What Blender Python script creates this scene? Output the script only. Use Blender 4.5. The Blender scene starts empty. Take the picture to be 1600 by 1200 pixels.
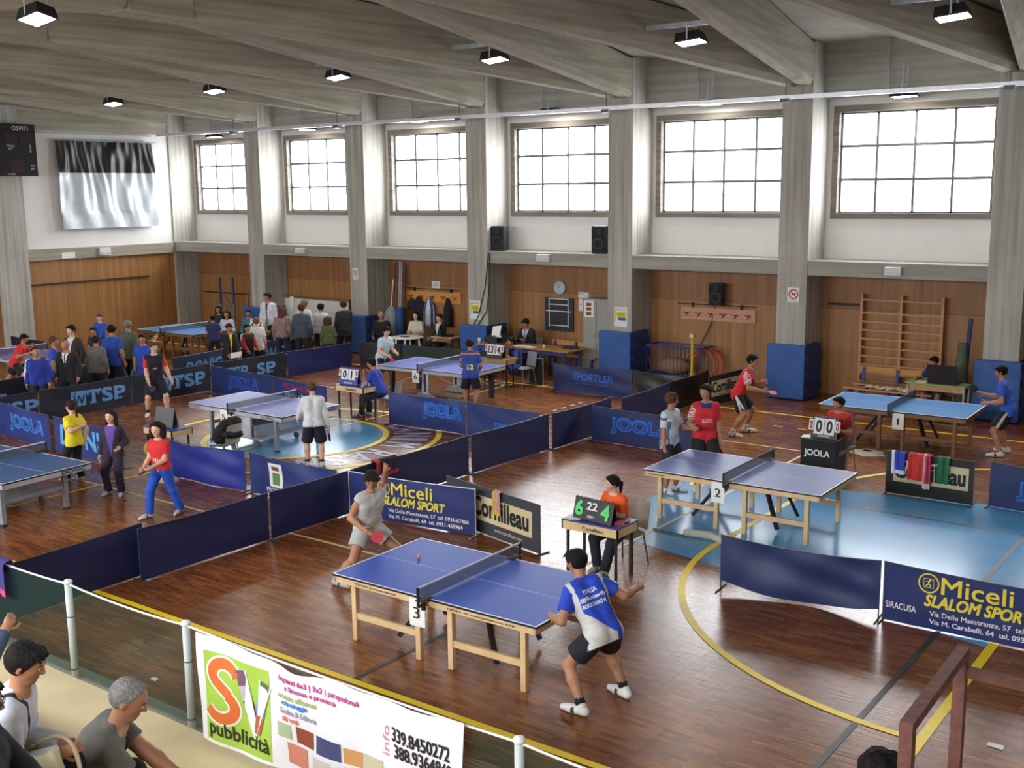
import bpy, math, random
import numpy as np
from mathutils import Vector, Matrix
from mathutils.bvhtree import BVHTree
random.seed(7); np.random.seed(7)
S = bpy.context.scene
COL = S.collection

# ---------------------------------------------------------------- camera
CAM = np.array([5.0317, -0.1796, 4.9167]); YAW, PITCH, ROLL, FPX = [math.radians(a) for a in (-36.5806, 9.9509, -0.6143)] + [1735.19]
def cam_axes():
    cy, sy = math.cos(YAW), math.sin(YAW)
    f = np.array([sy*math.cos(PITCH), cy*math.cos(PITCH), -math.sin(PITCH)])
    r = np.array([cy, -sy, 0.0]); u = np.cross(r, f); c, s = math.cos(ROLL), math.sin(ROLL)
    return c*r+s*u, -s*r+c*u, f
AR, AU, AF = cam_axes()
cd = bpy.data.cameras.new('camera'); co = bpy.data.objects.new('camera', cd); COL.objects.link(co)
cd.sensor_fit = 'HORIZONTAL'; cd.sensor_width = 36.0; cd.lens = 36.0*FPX/1600.0; cd.clip_end = 200; cd.clip_start = 0.05
co.matrix_world = Matrix(((AR[0], AU[0], -AF[0], CAM[0]), (AR[1], AU[1], -AF[1], CAM[1]), (AR[2], AU[2], -AF[2], CAM[2]), (0, 0, 0, 1)))
S.camera = co
# ---------------------------------------------------------------- world, daylight, exposure
S.view_settings.view_transform = 'Standard'; S.view_settings.look = 'None'; S.view_settings.gamma = 1.0
S.view_settings.use_curve_mapping = False; S.view_settings.exposure = 0.40
S.cycles.use_denoising = True; S.cycles.max_bounces = 7; S.cycles.diffuse_bounces = 4; S.cycles.glossy_bounces = 3; S.cycles.transparent_max_bounces = 10
S.cycles.caustics_reflective = False; S.cycles.caustics_refractive = False; S.cycles.sample_clamp_indirect = 6.0
W = bpy.data.worlds.new('overcast_sky'); S.world = W; W.use_nodes = True
bg = W.node_tree.nodes['Background']; bg.inputs[0].default_value = (0.93, 0.96, 1.0, 1)
SKY = 17.0   # bright overcast sky, brighter on the window side, dimmer below the horizon
def sky_strength():
    nt = W.node_tree; L = nt.links; tc = nt.nodes.new('ShaderNodeTexCoord'); sp = nt.nodes.new('ShaderNodeSeparateXYZ'); L.new(tc.outputs['Generated'], sp.inputs[0])
    a = nt.nodes.new('ShaderNodeMapRange'); a.inputs[1].default_value = -0.25; a.inputs[2].default_value = 0.25; a.inputs[3].default_value = 0.45; a.inputs[4].default_value = 1.0; L.new(sp.outputs[2], a.inputs[0])
    b = nt.nodes.new('ShaderNodeMapRange'); b.inputs[1].default_value = -0.6; b.inputs[2].default_value = 0.6; b.inputs[3].default_value = 0.85*SKY; b.inputs[4].default_value = SKY; L.new(sp.outputs[1], b.inputs[0])
    m = nt.nodes.new('ShaderNodeMath'); m.operation = 'MULTIPLY'; L.new(a.outputs[0], m.inputs[0]); L.new(b.outputs[0], m.inputs[1]); L.new(m.outputs[0], bg.inputs[1])
sky_strength()
def window_light(x, y, z, sx, sz, into):   # portal: guides the sky's light through the opening, adds none
    l = bpy.data.lights.new('daylight', 'AREA'); l.shape = 'RECTANGLE'; l.size = sx; l.size_y = sz; l.cycles.is_portal = True
    o = bpy.data.objects.new('daylight', l); COL.objects.link(o); o.location = (x, y, z)
    o.rotation_euler = (math.radians(90 if into > 0 else -90), 0, 0)
    return o
# bays of the hall: pillar i stands at PX[i]
PX = [-28.6567+4.6407*i for i in range(8)]; PW = 0.7207; YF = 24.4; YB = 25.4
for i in range(7):
    xc = (PX[i]+PW+PX[i+1])/2
    window_light(xc, 25.72, 5.42, 3.75, 2.6, -1)
    window_light(xc, -1.92, 5.42, 3.75, 2.6, 1)

# ---------------------------------------------------------------- photo measurement -> place
def ray(u, v): return AR*((u-800)/FPX)+AU*((600-v)/FPX)+AF
def g(u, v, z=0.0): d = ray(u, v); return CAM+d*((z-CAM[2])/d[2])
def wy(u, v, y): d = ray(u, v); return CAM+d*((y-CAM[1])/d[1])
def wx(u, v, x): d = ray(u, v); return CAM+d*((x-CAM[0])/d[0])
# ---------------------------------------------------------------- materials
MATS = {}
def lin(c): return tuple(((x/255.0)/12.92 if x/255.0 <= 0.04045 else ((x/255.0+0.055)/1.055)**2.4) for x in c)
def M(name, rgb, rough=0.6, metal=0.0, var=0.12, scale=6.0, bump=0.0, bscale=40.0, stretch=None, spec=0.5, emit=0.0, alpha=1.0, coat=0.0, lum=None):
    if name in MATS: return MATS[name]
    m = bpy.data.materials.new(name); m.use_nodes = True; MATS[name] = m
    nt = m.node_tree; b = nt.nodes['Principled BSDF']; L = nt.links
    col = lum or lin(rgb)
    b.inputs['Roughness'].default_value = rough; b.inputs['Metallic'].default_value = metal
    b.inputs['Specular IOR Level'].default_value = spec; b.inputs['Coat Weight'].default_value = coat; b.inputs['Coat Roughness'].default_value = 0.08
    tc = nt.nodes.new('ShaderNodeTexCoord'); mp = nt.nodes.new('ShaderNodeMapping'); L.new(tc.outputs['Object'], mp.inputs['Vector'])
    if stretch: mp.inputs['Scale'].default_value = stretch
    n = nt.nodes.new('ShaderNodeTexNoise'); n.inputs['Scale'].default_value = scale; n.inputs['Detail'].default_value = 5
    L.new(mp.outputs[0], n.inputs['Vector'])
    r = nt.nodes.new('ShaderNodeValToRGB'); r.color_ramp.elements[0].position = 0.3; r.color_ramp.elements[1].position = 0.7
    r.color_ramp.elements[0].color = tuple(c*(1-var) for c in col)+(1,); r.color_ramp.elements[1].color = tuple(min(1, c*(1+var)) for c in col)+(1,)
    L.new(n.outputs['Fac'], r.inputs[0]); L.new(r.outputs[0], b.inputs['Base Color'])
    if bump:
        n2 = nt.nodes.new('ShaderNodeTexNoise'); n2.inputs['Scale'].default_value = bscale; n2.inputs['Detail'].default_value = 3
        L.new(mp.outputs[0], n2.inputs['Vector'])
        bp = nt.nodes.new('ShaderNodeBump'); bp.inputs['Strength'].default_value = bump; bp.inputs['Distance'].default_value = 0.02
        L.new(n2.outputs['Fac'], bp.inputs['Height']); L.new(bp.outputs[0], b.inputs['Normal'])
    if emit: b.inputs['Emission Color'].default_value = col+(1,); b.inputs['Emission Strength'].default_value = emit
    if alpha < 1: b.inputs['Alpha'].default_value = alpha
    return m
def concrete(name, rgb, vertical, var=0.22, board=0.12):
    """board-marked concrete: grain and board joints run along one axis ('z', 'x' or 'y')"""
    m = bpy.data.materials.new(name); m.use_nodes = True; nt = m.node_tree; b = nt.nodes['Principled BSDF']; L = nt.links
    col = lin(rgb); b.inputs['Roughness'].default_value = 0.85
    tc = nt.nodes.new('ShaderNodeTexCoord')
    def noise(scale, st, det=6):
        mp = nt.nodes.new('ShaderNodeMapping'); mp.inputs['Scale'].default_value = st; L.new(tc.outputs['Object'], mp.inputs['Vector'])
        n = nt.nodes.new('ShaderNodeTexNoise'); n.inputs['Scale'].default_value = scale; n.inputs['Detail'].default_value = det; L.new(mp.outputs[0], n.inputs['Vector']); return n.outputs['Fac']
    k = {'z': (9, 9, 0.35), 'x': (0.35, 9, 9), 'y': (9, 0.35, 9)}[vertical]
    a = noise(1.0, k); c = noise(0.9, (1, 1, 1)); d = noise(14, (1, 1, 1), 3)
    def mix(x, y, f):
        q = nt.nodes.new('ShaderNodeMix'); q.data_type = 'FLOAT'; q.inputs[0].default_value = f; L.new(x, q.inputs[2]); L.new(y, q.inputs[3]); return q.outputs[0]
    f = mix(mix(a, c, 0.26), d, 0.10)
    r = nt.nodes.new('ShaderNodeValToRGB'); e = r.color_ramp.elements; e[0].position = 0.32; e[1].position = 0.66
    e[0].color = tuple(x*(1-var*1.5) for x in col)+(1,); e[1].color = tuple(x*(1+var) for x in col)+(1,)
    L.new(f, r.inputs[0]); L.new(r.outputs[0], b.inputs['Base Color'])
    bp = nt.nodes.new('ShaderNodeBump'); bp.inputs['Strength'].default_value = 0.35; bp.inputs['Distance'].default_value = 0.03
    L.new(f, bp.inputs['Height']); L.new(bp.outputs[0], b.inputs['Normal'])
    return m
def woodgrain(name, c0, c1, stretch, rough=0.5, plank=None, scale=1.0):
    m = bpy.data.materials.new(name); m.use_nodes = True; nt = m.node_tree; b = nt.nodes['Principled BSDF']; L = nt.links
    b.inputs['Roughness'].default_value = rough
    tc = nt.nodes.new('ShaderNodeTexCoord'); mp = nt.nodes.new('ShaderNodeMapping'); mp.inputs['Scale'].default_value = stretch; L.new(tc.outputs['Object'], mp.inputs['Vector'])
    n = nt.nodes.new('ShaderNodeTexNoise'); n.inputs['Scale'].default_value = scale; n.inputs['Detail'].default_value = 7; n.inputs['Roughness'].default_value = 0.65; L.new(mp.outputs[0], n.inputs['Vector'])
    r = nt.nodes.new('ShaderNodeValToRGB'); e = r.color_ramp.elements; e[0].position = 0.3; e[1].position = 0.7; e[0].color = lin(c0)+(1,); e[1].color = lin(c1)+(1,)
    L.new(n.outputs['Fac'], r.inputs[0]); L.new(r.outputs[0], b.inputs['Base Color'])
    return m
def parquet():
    m = bpy.data.materials.new('parquet'); m.use_nodes = True; nt = m.node_tree; b = nt.nodes['Principled BSDF']; L = nt.links
    tc = nt.nodes.new('ShaderNodeTexCoord')
    br = nt.nodes.new('ShaderNodeTexBrick'); br.inputs['Scale'].default_value = 1.0; br.inputs['Brick Width'].default_value = 0.30; br.inputs['Row Height'].default_value = 0.055
    br.inputs['Mortar Size'].default_value = 0.0025; br.offset = 0.5; br.inputs['Bias'].default_value = 0.0
    br.inputs['Color1'].default_value = lin((108, 61, 30))+(1,); br.inputs['Color2'].default_value = lin((148, 91, 46))+(1,); br.inputs['Mortar'].default_value = lin((84, 45, 25))+(1,)
    L.new(tc.outputs['Object'], br.inputs['Vector'])
    mp = nt.nodes.new('ShaderNodeMapping'); mp.inputs['Scale'].default_value = (2.2, 34, 1); L.new(tc.outputs['Object'], mp.inputs['Vector'])
    n = nt.nodes.new('ShaderNodeTexNoise'); n.inputs['Scale'].default_value = 1.0; n.inputs['Detail'].default_value = 6; L.new(mp.outputs[0], n.inputs['Vector'])
    n2 = nt.nodes.new('ShaderNodeTexNoise'); n2.inputs['Scale'].default_value = 0.35; n2.inputs['Detail'].default_value = 4; L.new(tc.outputs['Object'], n2.inputs['Vector'])
    mx = nt.nodes.new('ShaderNodeMix'); mx.data_type = 'RGBA'; mx.blend_type = 'OVERLAY'; mx.inputs[0].default_value = 0.5
    L.new(br.outputs['Color'], mx.inputs[6]); L.new(n.outputs['Fac'], mx.inputs[7])
    mx2 = nt.nodes.new('ShaderNodeMix'); mx2.data_type = 'RGBA'; mx2.blend_type = 'OVERLAY'; mx2.inputs[0].default_value = 0.35
    L.new(mx.outputs[2], mx2.inputs[6]); L.new(n2.outputs['Fac'], mx2.inputs[7]); sq = nt.nodes.new('ShaderNodeTexBrick'); sq.offset = 0.0; sq.inputs['Scale'].default_value = 1.0; sq.inputs['Brick Width'].default_value = 0.5; sq.inputs['Row Height'].default_value = 0.5; sq.inputs['Mortar Size'].default_value = 0.004
    sq.inputs['Color1'].default_value = (0.86, 0.85, 0.84, 1); sq.inputs['Color2'].default_value = (1.12, 1.12, 1.12, 1); sq.inputs['Mortar'].default_value = (0.8, 0.8, 0.8, 1); L.new(tc.outputs['Object'], sq.inputs['Vector'])
    mx3 = nt.nodes.new('ShaderNodeMix'); mx3.data_type = 'RGBA'; mx3.blend_type = 'MULTIPLY'; mx3.inputs[0].default_value = 1.0; L.new(mx2.outputs[2], mx3.inputs[6]); L.new(sq.outputs['Color'], mx3.inputs[7]); L.new(mx3.outputs[2], b.inputs['Base Color'])
    rr = nt.nodes.new('ShaderNodeMapRange'); rr.inputs[3].default_value = 0.17; rr.inputs[4].default_value = 0.31; L.new(n.outputs['Fac'], rr.inputs[0]); L.new(rr.outputs[0], b.inputs['Roughness'])
    bp = nt.nodes.new('ShaderNodeBump'); bp.inputs['Strength'].default_value = 0.14; bp.inputs['Distance'].default_value = 0.01
    ad = nt.nodes.new('ShaderNodeMath'); ad.operation = 'ADD'; L.new(n.outputs['Fac'], ad.inputs[0]); sc_ = nt.nodes.new('ShaderNodeMath'); sc_.operation = 'MULTIPLY'; sc_.inputs[1].default_value = -0.35; L.new(br.outputs['Fac'], sc_.inputs[0]); L.new(sc_.outputs[0], ad.inputs[1])
    L.new(ad.outputs[0], bp.inputs['Height']); L.new(bp.outputs[0], b.inputs['Normal'])
    b.inputs['Specular IOR Level'].default_value = 0.27
    return m
def clear(name, rgb, through, rough=0.1, back=None):
    """thin see-through sheet (pane, netting, film): part transparent, part coloured"""
    m = bpy.data.materials.new(name); m.use_nodes = True; nt = m.node_tree; L = nt.links
    b = nt.nodes['Principled BSDF']; b.inputs['Base Color'].default_value = lin(rgb)+(1,); b.inputs['Roughness'].default_value = rough
    t = nt.nodes.new('ShaderNodeBsdfTransparent'); x = nt.nodes.new('ShaderNodeMixShader'); x.inputs[0].default_value = through
    if back: t.inputs[0].default_value = lin(back)+(1,)
    L.new(b.outputs[0], x.inputs[1]); L.new(t.outputs[0], x.inputs[2]); L.new(x.outputs[0], nt.nodes['Material Output'].inputs[0])
    return m
# ---------------------------------------------------------------- mesh builder
class MB:
    def __init__(s): s.v = []; s.f = []; s.m = []
    def add(s, vs, fs, mi=0):
        o = len(s.v); s.v += [tuple(map(float, p)) for p in vs]; s.f += [tuple(i+o for i in f) for f in fs]; s.m += [mi]*len(fs); return s
    def box(s, x0, x1, y0, y1, z0, z1, mi=0, rz=0, c=None, mat=None):
        p = [Vector((x, y, z)) for x in (x0, x1) for y in (y0, y1) for z in (z0, z1)]
        if rz:
            c = Vector(c or ((x0+x1)/2, (y0+y1)/2, 0)); R = Matrix.Rotation(rz, 3, 'Z'); p = [R @ (q-c)+c for q in p]
        if mat: p = [mat @ q for q in p]
        return s.add(p, [(0, 1, 3, 2), (4, 6, 7, 5), (0, 4, 5, 1), (2, 3, 7, 6), (0, 2, 6, 4), (1, 5, 7, 3)], mi)
    def bar(s, a, b, w, h, mi=0, up=(0, 0, 1)):
        """rectangular bar from a to b, w across, h along up"""
        a = Vector(a); b = Vector(b); d = (b-a).normalized(); up = Vector(up)
        r = d.cross(up); r = r.normalized() if r.length > 1e-4 else Vector((1, 0, 0)); u = r.cross(d)
        p = [q+r*x*w/2+u*y*h/2 for q in (a, b) for x in (-1, 1) for y in (-1, 1)]
        return s.add(p, [(0, 1, 3, 2), (4, 6, 7, 5), (0, 4, 5, 1), (2, 3, 7, 6), (0, 2, 6, 4), (1, 5, 7, 3)], mi)
    def tube(s, pts, r, n=8, mi=0, cap=True):
        pts = [Vector(p) for p in pts]; rs = r if isinstance(r, (list, tuple)) else [r]*len(pts); vs = []; fs = []
        prev = None
        for i, p in enumerate(pts):
            d = (pts[min(i+1, len(pts)-1)]-pts[max(i-1, 0)]).normalized()
            if prev is None:
                x = d.cross(Vector((0, 0, 1))); x = x.normalized() if x.length > 1e-3 else Vector((1, 0, 0))
            else: x = (prev-d*prev.dot(d)).normalized()
            prev = x; y = d.cross(x)
            vs += [p+(x*math.cos(t)+y*math.sin(t))*rs[i] for t in [2*math.pi*k/n for k in range(n)]]
        for i in range(len(pts)-1):
            for k in range(n): a = i*n+k; b = i*n+(k+1) % n; fs.append((a, b, b+n, a+n))
        if cap: fs.append(tuple(range(n))[::-1]); fs.append(tuple(range((len(pts)-1)*n, len(pts)*n)))
        return s.add(vs, fs, mi)
    def lathe(s, c, prof, n=16, mi=0, M3=None):
        vs = []; fs = []; c = Vector(c)
        for r, z in prof:
            for k in range(n):
                t = 2*math.pi*k/n; q = Vector((r*math.cos(t), r*math.sin(t), z)); vs.append(c+(M3 @ q if M3 else q))
        for i in range(len(prof)-1):
            for k in range(n): a = i*n+k; b = i*n+(k+1) % n; fs.append((a, b, b+n, a+n))
        fs.append(tuple(range(n))[::-1]); fs.append(tuple(range((len(prof)-1)*n, len(prof)*n)))
        return s.add(vs, fs, mi)
    def ball(s, c, r, mi=0, n=10, sc=(1, 1, 1)):
        prof = [(math.sin(math.pi*i/n)*r if 0 < i < n else r*0.02, -math.cos(math.pi*i/n)*r) for i in range(n+1)]
        return s.lathe(c, prof, n+2, mi, Matrix.Diagonal(Vector(sc)))
    def prism(s, poly, d, o, ux, uy, un, mi=0):
        o, ux, uy, un = map(Vector, (o, ux, uy, un)); n = len(poly)
        vs = [o+ux*x+uy*y for x, y in poly]+[o+ux*x+uy*y+un*d for x, y in poly]
        fs = [tuple(range(n))[::-1], tuple(range(n, 2*n))]+[(i, (i+1) % n, n+(i+1) % n, n+i) for i in range(n)]
        return s.add(vs, fs, mi)
    def grid(s, nx, ny, fn, mi=0):
        vs = [fn(i/nx, j/ny) for j in range(ny+1) for i in range(nx+1)]; w = nx+1
        return s.add(vs, [(j*w+i, j*w+i+1, (j+1)*w+i+1, (j+1)*w+i) for j in range(ny) for i in range(nx)], mi)
def mesh(name, v, f, mats, mi=None, smooth=False):
    me = bpy.data.meshes.new(name); me.from_pydata(v, [], f)
    for m in (mats if isinstance(mats, (list, tuple)) else [mats]): me.materials.append(m)
    if mi is not None and len(me.materials) > 1: me.polygons.foreach_set('material_index', mi)
    if smooth: me.polygons.foreach_set('use_smooth', [True]*len(me.polygons))
    me.update(); return me
def obj(name, mb, mats, parent=None, smooth=False, bevel=0.0, loc=None):
    o = bpy.data.objects.new(name, mesh(name, mb.v, mb.f, mats, mb.m, smooth)); COL.objects.link(o)
    if parent: o.parent = parent
    if loc: o.location = loc
    if bevel:
        b = o.modifiers.new('bevel', 'BEVEL'); b.width = bevel; b.segments = 2; b.limit_method = 'ANGLE'
    return o
def tag(o, label, cat, group=None):
    o['label'] = label; o['category'] = cat
    if group: o['group'] = group
    return o
def thing(name, label, cat, loc=(0, 0, 0), rz=0.0, group=None):
    o = bpy.data.objects.new(name, None); o.empty_display_size = 0.1; COL.objects.link(o); o.location = loc; o.rotation_euler = (0, 0, rz)
    return tag(o, label, cat, group)
def struct(name, mb, mats, label=None, parent=None, smooth=False, bevel=0.0):
    o = obj(name, mb, mats, parent, smooth, bevel)
    if parent is None:
        o['kind'] = 'structure'
        if label: o['label'] = label
    return o
# ---------------------------------------------------------------- lettering
TXT = {}
def text2d(s, bold=0.0, shear=0.0):
    k = (s, bold, shear)
    if k not in TXT:
        cu = bpy.data.curves.new('t', 'FONT'); cu.body = s; cu.offset = bold; cu.shear = shear; cu.resolution_u = 3
        o = bpy.data.objects.new('t', cu); me = bpy.data.meshes.new_from_object(o)
        v = np.array([p.co[:2] for p in me.vertices]); f = [tuple(p.vertices) for p in me.polygons]
        bpy.data.objects.remove(o); bpy.data.meshes.remove(me); bpy.data.curves.remove(cu)
        v = v-v.min(0); TXT[k] = (v/v[:, 1].max(), f)
    return TXT[k]
def letters(mb, s, o, ux, uy, w, h, mi=0, bold=0.0, shear=0.0):
    """text s in a w x h box whose lower left corner is o; bold thickens the strokes"""
    v, f = text2d(s, 0.0, shear); wd = v[:, 0].max(); o, ux, uy = Vector(o), Vector(ux), Vector(uy); b = bold*h*.8
    un = ux.cross(uy)*.0004
    for k, (dx, dy) in enumerate(((-b, -b), (b, -b), (-b, b), (b, b), (0, 0)) if bold else ((0, 0),)):
        mb.add([o+ux*(x/wd*w+dx)+uy*(y*h+dy)+un*k for x, y in v], f, mi)
def disc(mb, c, ux, uy, r0, r1, mi=0, n=28, t0=0.0, t1=2*math.pi):
    c, ux, uy = Vector(c), Vector(ux), Vector(uy); vs = []; fs = []
    for k in range(n+1):
        t = t0+(t1-t0)*k/n; d = ux*math.cos(t)+uy*math.sin(t); vs += [c+d*r0, c+d*r1]
    mb.add(vs, [(2*k, 2*k+1, 2*k+3, 2*k+2) for k in range(n)], mi)
def stroke(mb, pts, w, o, ux, uy, mi=0):
    """flat polyline of width w in the ux,uy plane"""
    o, ux, uy = Vector(o), Vector(ux), Vector(uy)
    P = [np.array(p, float) for p in pts]; vs = []
    for i, p in enumerate(P):
        d = P[min(i+1, len(P)-1)]-P[max(i-1, 0)]; d = d/np.linalg.norm(d); n = np.array([-d[1], d[0]])*w/2
        for q in (p+n, p-n): vs.append(o+ux*q[0]+uy*q[1])
    mb.add(vs, [(2*i, 2*i+1, 2*i+3, 2*i+2) for i in range(len(P)-1)], mi)
# ================================================================ STRUCTURE
con_pillar = concrete('concrete_pillar', (172, 170, 161), 'z'); con_beam = concrete('concrete_beam', (156, 149, 133), 'y', 0.24)
con_ledge = concrete('concrete_ledge', (160, 159, 150), 'x', 0.18); con_slab = M('rough_slab', (168, 166, 156), 0.95, var=0.1, scale=3, bump=0.6, bscale=20)
plaster = M('white_plaster', (226, 224, 222), 0.9, var=0.03, scale=1.5, bump=0.05)
panelwood = woodgrain('wood_panelling', (134, 92, 50), (172, 124, 74), (9, 9, 0.25), 0.5)
panelwood2 = woodgrain('wood_panelling_upper', (126, 84, 48), (160, 112, 70), (9, 9, 0.25), 0.55)
floor_m = parquet()
mb = MB(); mb.box(-30, 9, -3, 26, -0.3, 0.0); struct('floor', mb, floor_m, 'glossy brown parquet sports floor of the hall')
ZW = 6.9       # underside of the wall beam
# far wall: plaster above the ledge with seven window openings, timber panelling below
WIN = [(PX[i]+PW+0.13, PX[i+1]-0.13) for i in range(7)]; WZ0, WZ1 = 4.16, 6.72
mb = MB()
mb.box(-29, 9, YB, YB+0.3, 3.23, WZ0); mb.box(-29, 9, YB, YB+0.3, WZ1, 8.6)
xs = [-29]+[a for w in WIN for a in w]+[9]
for k in range(0, len(xs), 2): mb.box(xs[k], xs[k+1], YB, YB+0.3, WZ0, WZ1)
struct('wall_far', mb, plaster, 'white plastered window wall above the concrete ledge')
mb = MB(); mb.box(-29, 9, YB, YB+0.3, 0, 2.06); mb.box(-29, 9, YB, YB+0.3, 2.066, 3.23, 1); struct('wall_far_panelling', mb, [panelwood, panelwood2], 'vertical orange brown timber panelling under the concrete ledge')
for i, x in enumerate(PX):
    mb = MB(); mb.box(x, x+PW, YF, YB, 0, 8.1); struct('pillar', mb, con_pillar, 'board marked concrete pillar of the window wall', bevel=0.012)
for i in range(7):
    a, b = PX[i]+PW, PX[i+1]
    mb = MB(); mb.box(a, b, YF+0.015, YB, 2.89, 3.23); struct('ledge_beam', mb, con_ledge, 'concrete ledge beam between two pillars', bevel=0.01)
    mb = MB(); mb.box(a, b, 25.08, YB, ZW, 8.1); struct('wall_beam', mb, con_ledge, 'concrete beam above a window under the roof', bevel=0.01)
# left end wall
mb = MB(); mb.box(-28.4, -28.0, -3, 24.4, 3.2, ZW); struct('wall_left', mb, plaster, 'white plastered end wall above the ledge')
mb = MB(); mb.box(-28.4, -28.02, -3, 24.4, 0, 3.2); struct('wall_left_panelling', mb, panelwood, 'orange brown timber panelling of the end wall')
mb = MB(); mb.box(-28.4, -27.98, -3, 24.4, ZW, 9.3); struct('wall_left_gable', mb, con_beam, 'dark concrete gable of the end wall')
mb = MB(); mb.box(-28.3, -27.92, 18.9, 24.4, 2.84, 3.2); mb.box(-28.3, -27.92, 3, 17.92, 2.84, 3.2); struct('ledge_beam', mb, con_beam, 'concrete ledge of the end wall', bevel=0.01)
for y in (17.92, 11.5, 5.0):
    mb = MB(); mb.box(-28.3, -27.9, y, y+0.98, 0, 7.6); struct('pillar', mb, con_pillar, 'concrete pillar of the end wall', bevel=0.012)
mb = MB(); mb.box(8.6, 8.9, -3, 26, 0, 9.4); struct('wall_right', mb, plaster)
mb = MB(); mb.box(-29, 9, -1.9, -1.6, 0, WZ0); mb.box(-29, 9, -1.9, -1.6, WZ1, 8.6)
for k in range(0, len(xs), 2): mb.box(xs[k], xs[k+1], -1.9, -1.6, WZ0, WZ1)
struct('wall_near', mb, plaster)
# roof slab, gabled along the hall
mb = MB(); RY = 12.3
prof = [(-2.2, 8.08), (RY, 8.95), (26.0, 8.02), (26.0, 8.4), (RY, 9.35), (-2.2, 8.5)]
mb.prism(prof, 38.2, (-29.2, 0, 0), (0, 1, 0), (0, 0, 1), (1, 0, 0)); struct('ceiling', mb, con_slab, 'pale rough concrete roof slab between the beams')
# roof beams: two from each pillar head, meeting their neighbours at the ridge
PC = [x+PW/2 for x in PX]
def roof_beam(p, q):
    """p, q = (x, y, underside z); 0.30 wide, about 1 m deep"""
    m = MB(); dv = Vector((q[0]-p[0], q[1]-p[1], 0)); ln = dv.length; d = dv.normalized()
    top = lambda s: 8.04+(8.95-8.04)*(1-abs(s[1]-RY)/12.1)
    vs = []
    for s, y in ((p, 0.0), (q, ln)):
        for w, z in ((-0.13, s[2]), (0.13, s[2]), (0.19, s[2]+0.13), (0.19, top(s)), (-0.19, top(s)), (-0.19, s[2]+0.13)):
            vs.append((w, y, z))
    m.add(vs, [(0, 1, 2, 3, 4, 5), (11, 10, 9, 8, 7, 6)]+[(i, i+6, (i+1) % 6+6, (i+1) % 6) for i in range(6)])
    o = struct('roof_beam', m, con_beam, 'slanting board marked concrete roof beam'); o.location = (p[0], p[1], 0); o.rotation_euler = (0, 0, math.atan2(d.y, d.x)-math.pi/2)
for k in range(-1, 8):
    nx = PC[0]+4.6407*(k+0.5)
    for j, sgn in ((k, -1), (k+1, 1)):
        if 0 <= j < 8 and nx > -28.3:
            roof_beam((PC[j]-sgn*0.14, YF+0.1, 7.12), (nx+sgn*0.2, RY+0.62, 7.96)); roof_beam((PC[j]-sgn*0.14, 0.1, 7.12), (nx+sgn*0.2, RY-0.62, 7.96))
    if nx > -28:
        mb = MB(); mb.box(nx-0.42, nx+0.42, RY-0.66, RY+0.66, 7.95, 8.95); struct('roof_beam', mb, con_beam, 'concrete ridge block where roof beams meet')
# windows
frame_c = concrete('window_concrete', (126, 120, 110), 'x', 0.3); glass_m = clear('window_glass', (235, 240, 245), 0.93, 0.08); munt_m = M('window_steel', (104, 112, 120), 0.7, 0.0, spec=.2)
for n, y0 in ((0, YB),):
    for i in range(7):
        a, b = WIN[i]; w = obj('window_%d' % (i+1), MB().box(a, b, y0-0.05, y0+0.22, WZ0, WZ0+0.13).box(a, b, y0-0.05, y0+0.22, WZ1-0.15, WZ1).box(a, a+0.14, y0-0.05, y0+0.22, WZ0+0.13, WZ1-0.15).box(b-0.14, b, y0-0.05, y0+0.22, WZ0+0.13, WZ1-0.15), frame_c)
        w['kind'] = 'structure'; w['label'] = 'steel glazed window in a concrete surround'
        m = MB(); x0, x1, z0, z1 = a+0.14, b-0.14, WZ0+0.13, WZ1-0.15
        for x in (x0+0.02, x1-0.02): m.box(x-0.02, x+0.02, y0+0.10, y0+0.15, z0, z1)
        for z in (z0+0.02, z1-0.02): m.box(x0, x1, y0+0.10, y0+0.15, z-0.02, z+0.02)
        for k in (1, 2, 3): x = x0+(x1-x0)*k/4; m.box(x-0.026, x+0.026, y0+0.10, y0+0.15, z0, z1)
        for k in (1, 2): z = z0+(z1-z0)*k/3; m.box(x0, x1, y0+0.09, y0+0.15, z-0.032, z+0.032)
        obj('window_frame', m, munt_m, w)
        obj('pane', MB().box(x0, x1, y0+0.122, y0+0.126, z0, z1), glass_m, w)
# court markings
def lines_obj(name, mb, rgb, rough=0.5): return struct(name, mb, M(name+'_paint', rgb, rough, var=0.10, scale=3), None)
def seg(m, a, b, w, z): m.bar((a[0], a[1], z), (b[0], b[1], z), w, 0.001)
yl = (255, 218, 20)
m = MB(); z = 0.0045
seg(m, (-27.5, 7.36), (2.47, 7.36), 0.085, z); seg(m, (-27.5, 22.47), (6, 22.47), 0.07, z); seg(m, (2.43, 7.3), (2.43, 22.5), 0.10, z)
for c, t0 in (((2.43, 13.42), math.pi), ((2.43, 16.42), math.pi/2)): disc(m, (c[0], c[1], z+0.001), (1, 0, 0), (0, 1, 0), 3.95, 4.04, 0, 30, t0, t0+math.pi/2)
seg(m, (-1.565, 13.42), (-1.565, 16.42), 0.09, z+0.0005)
disc(m, (-11.65, 14.92, z), (1, 0, 0), (0, 1, 0), 1.76, 1.88, 0, 64); disc(m, (-11.65, 14.92, z), (1, 0, 0), (0, 1, 0), 2.84, 2.96, 0, 64)
seg(m, (-11.65, 7.3), (-11.65, 22.5), 0.05, z-0.0005)
disc(m, (-3.25, 16.2, z), (1, 0, 0), (0, 1, 0), 0.0, 0.14, 0, 20)
lines_obj('trim_1', m, yl)['label'] = 'yellow court lines painted on the parquet'
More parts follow.
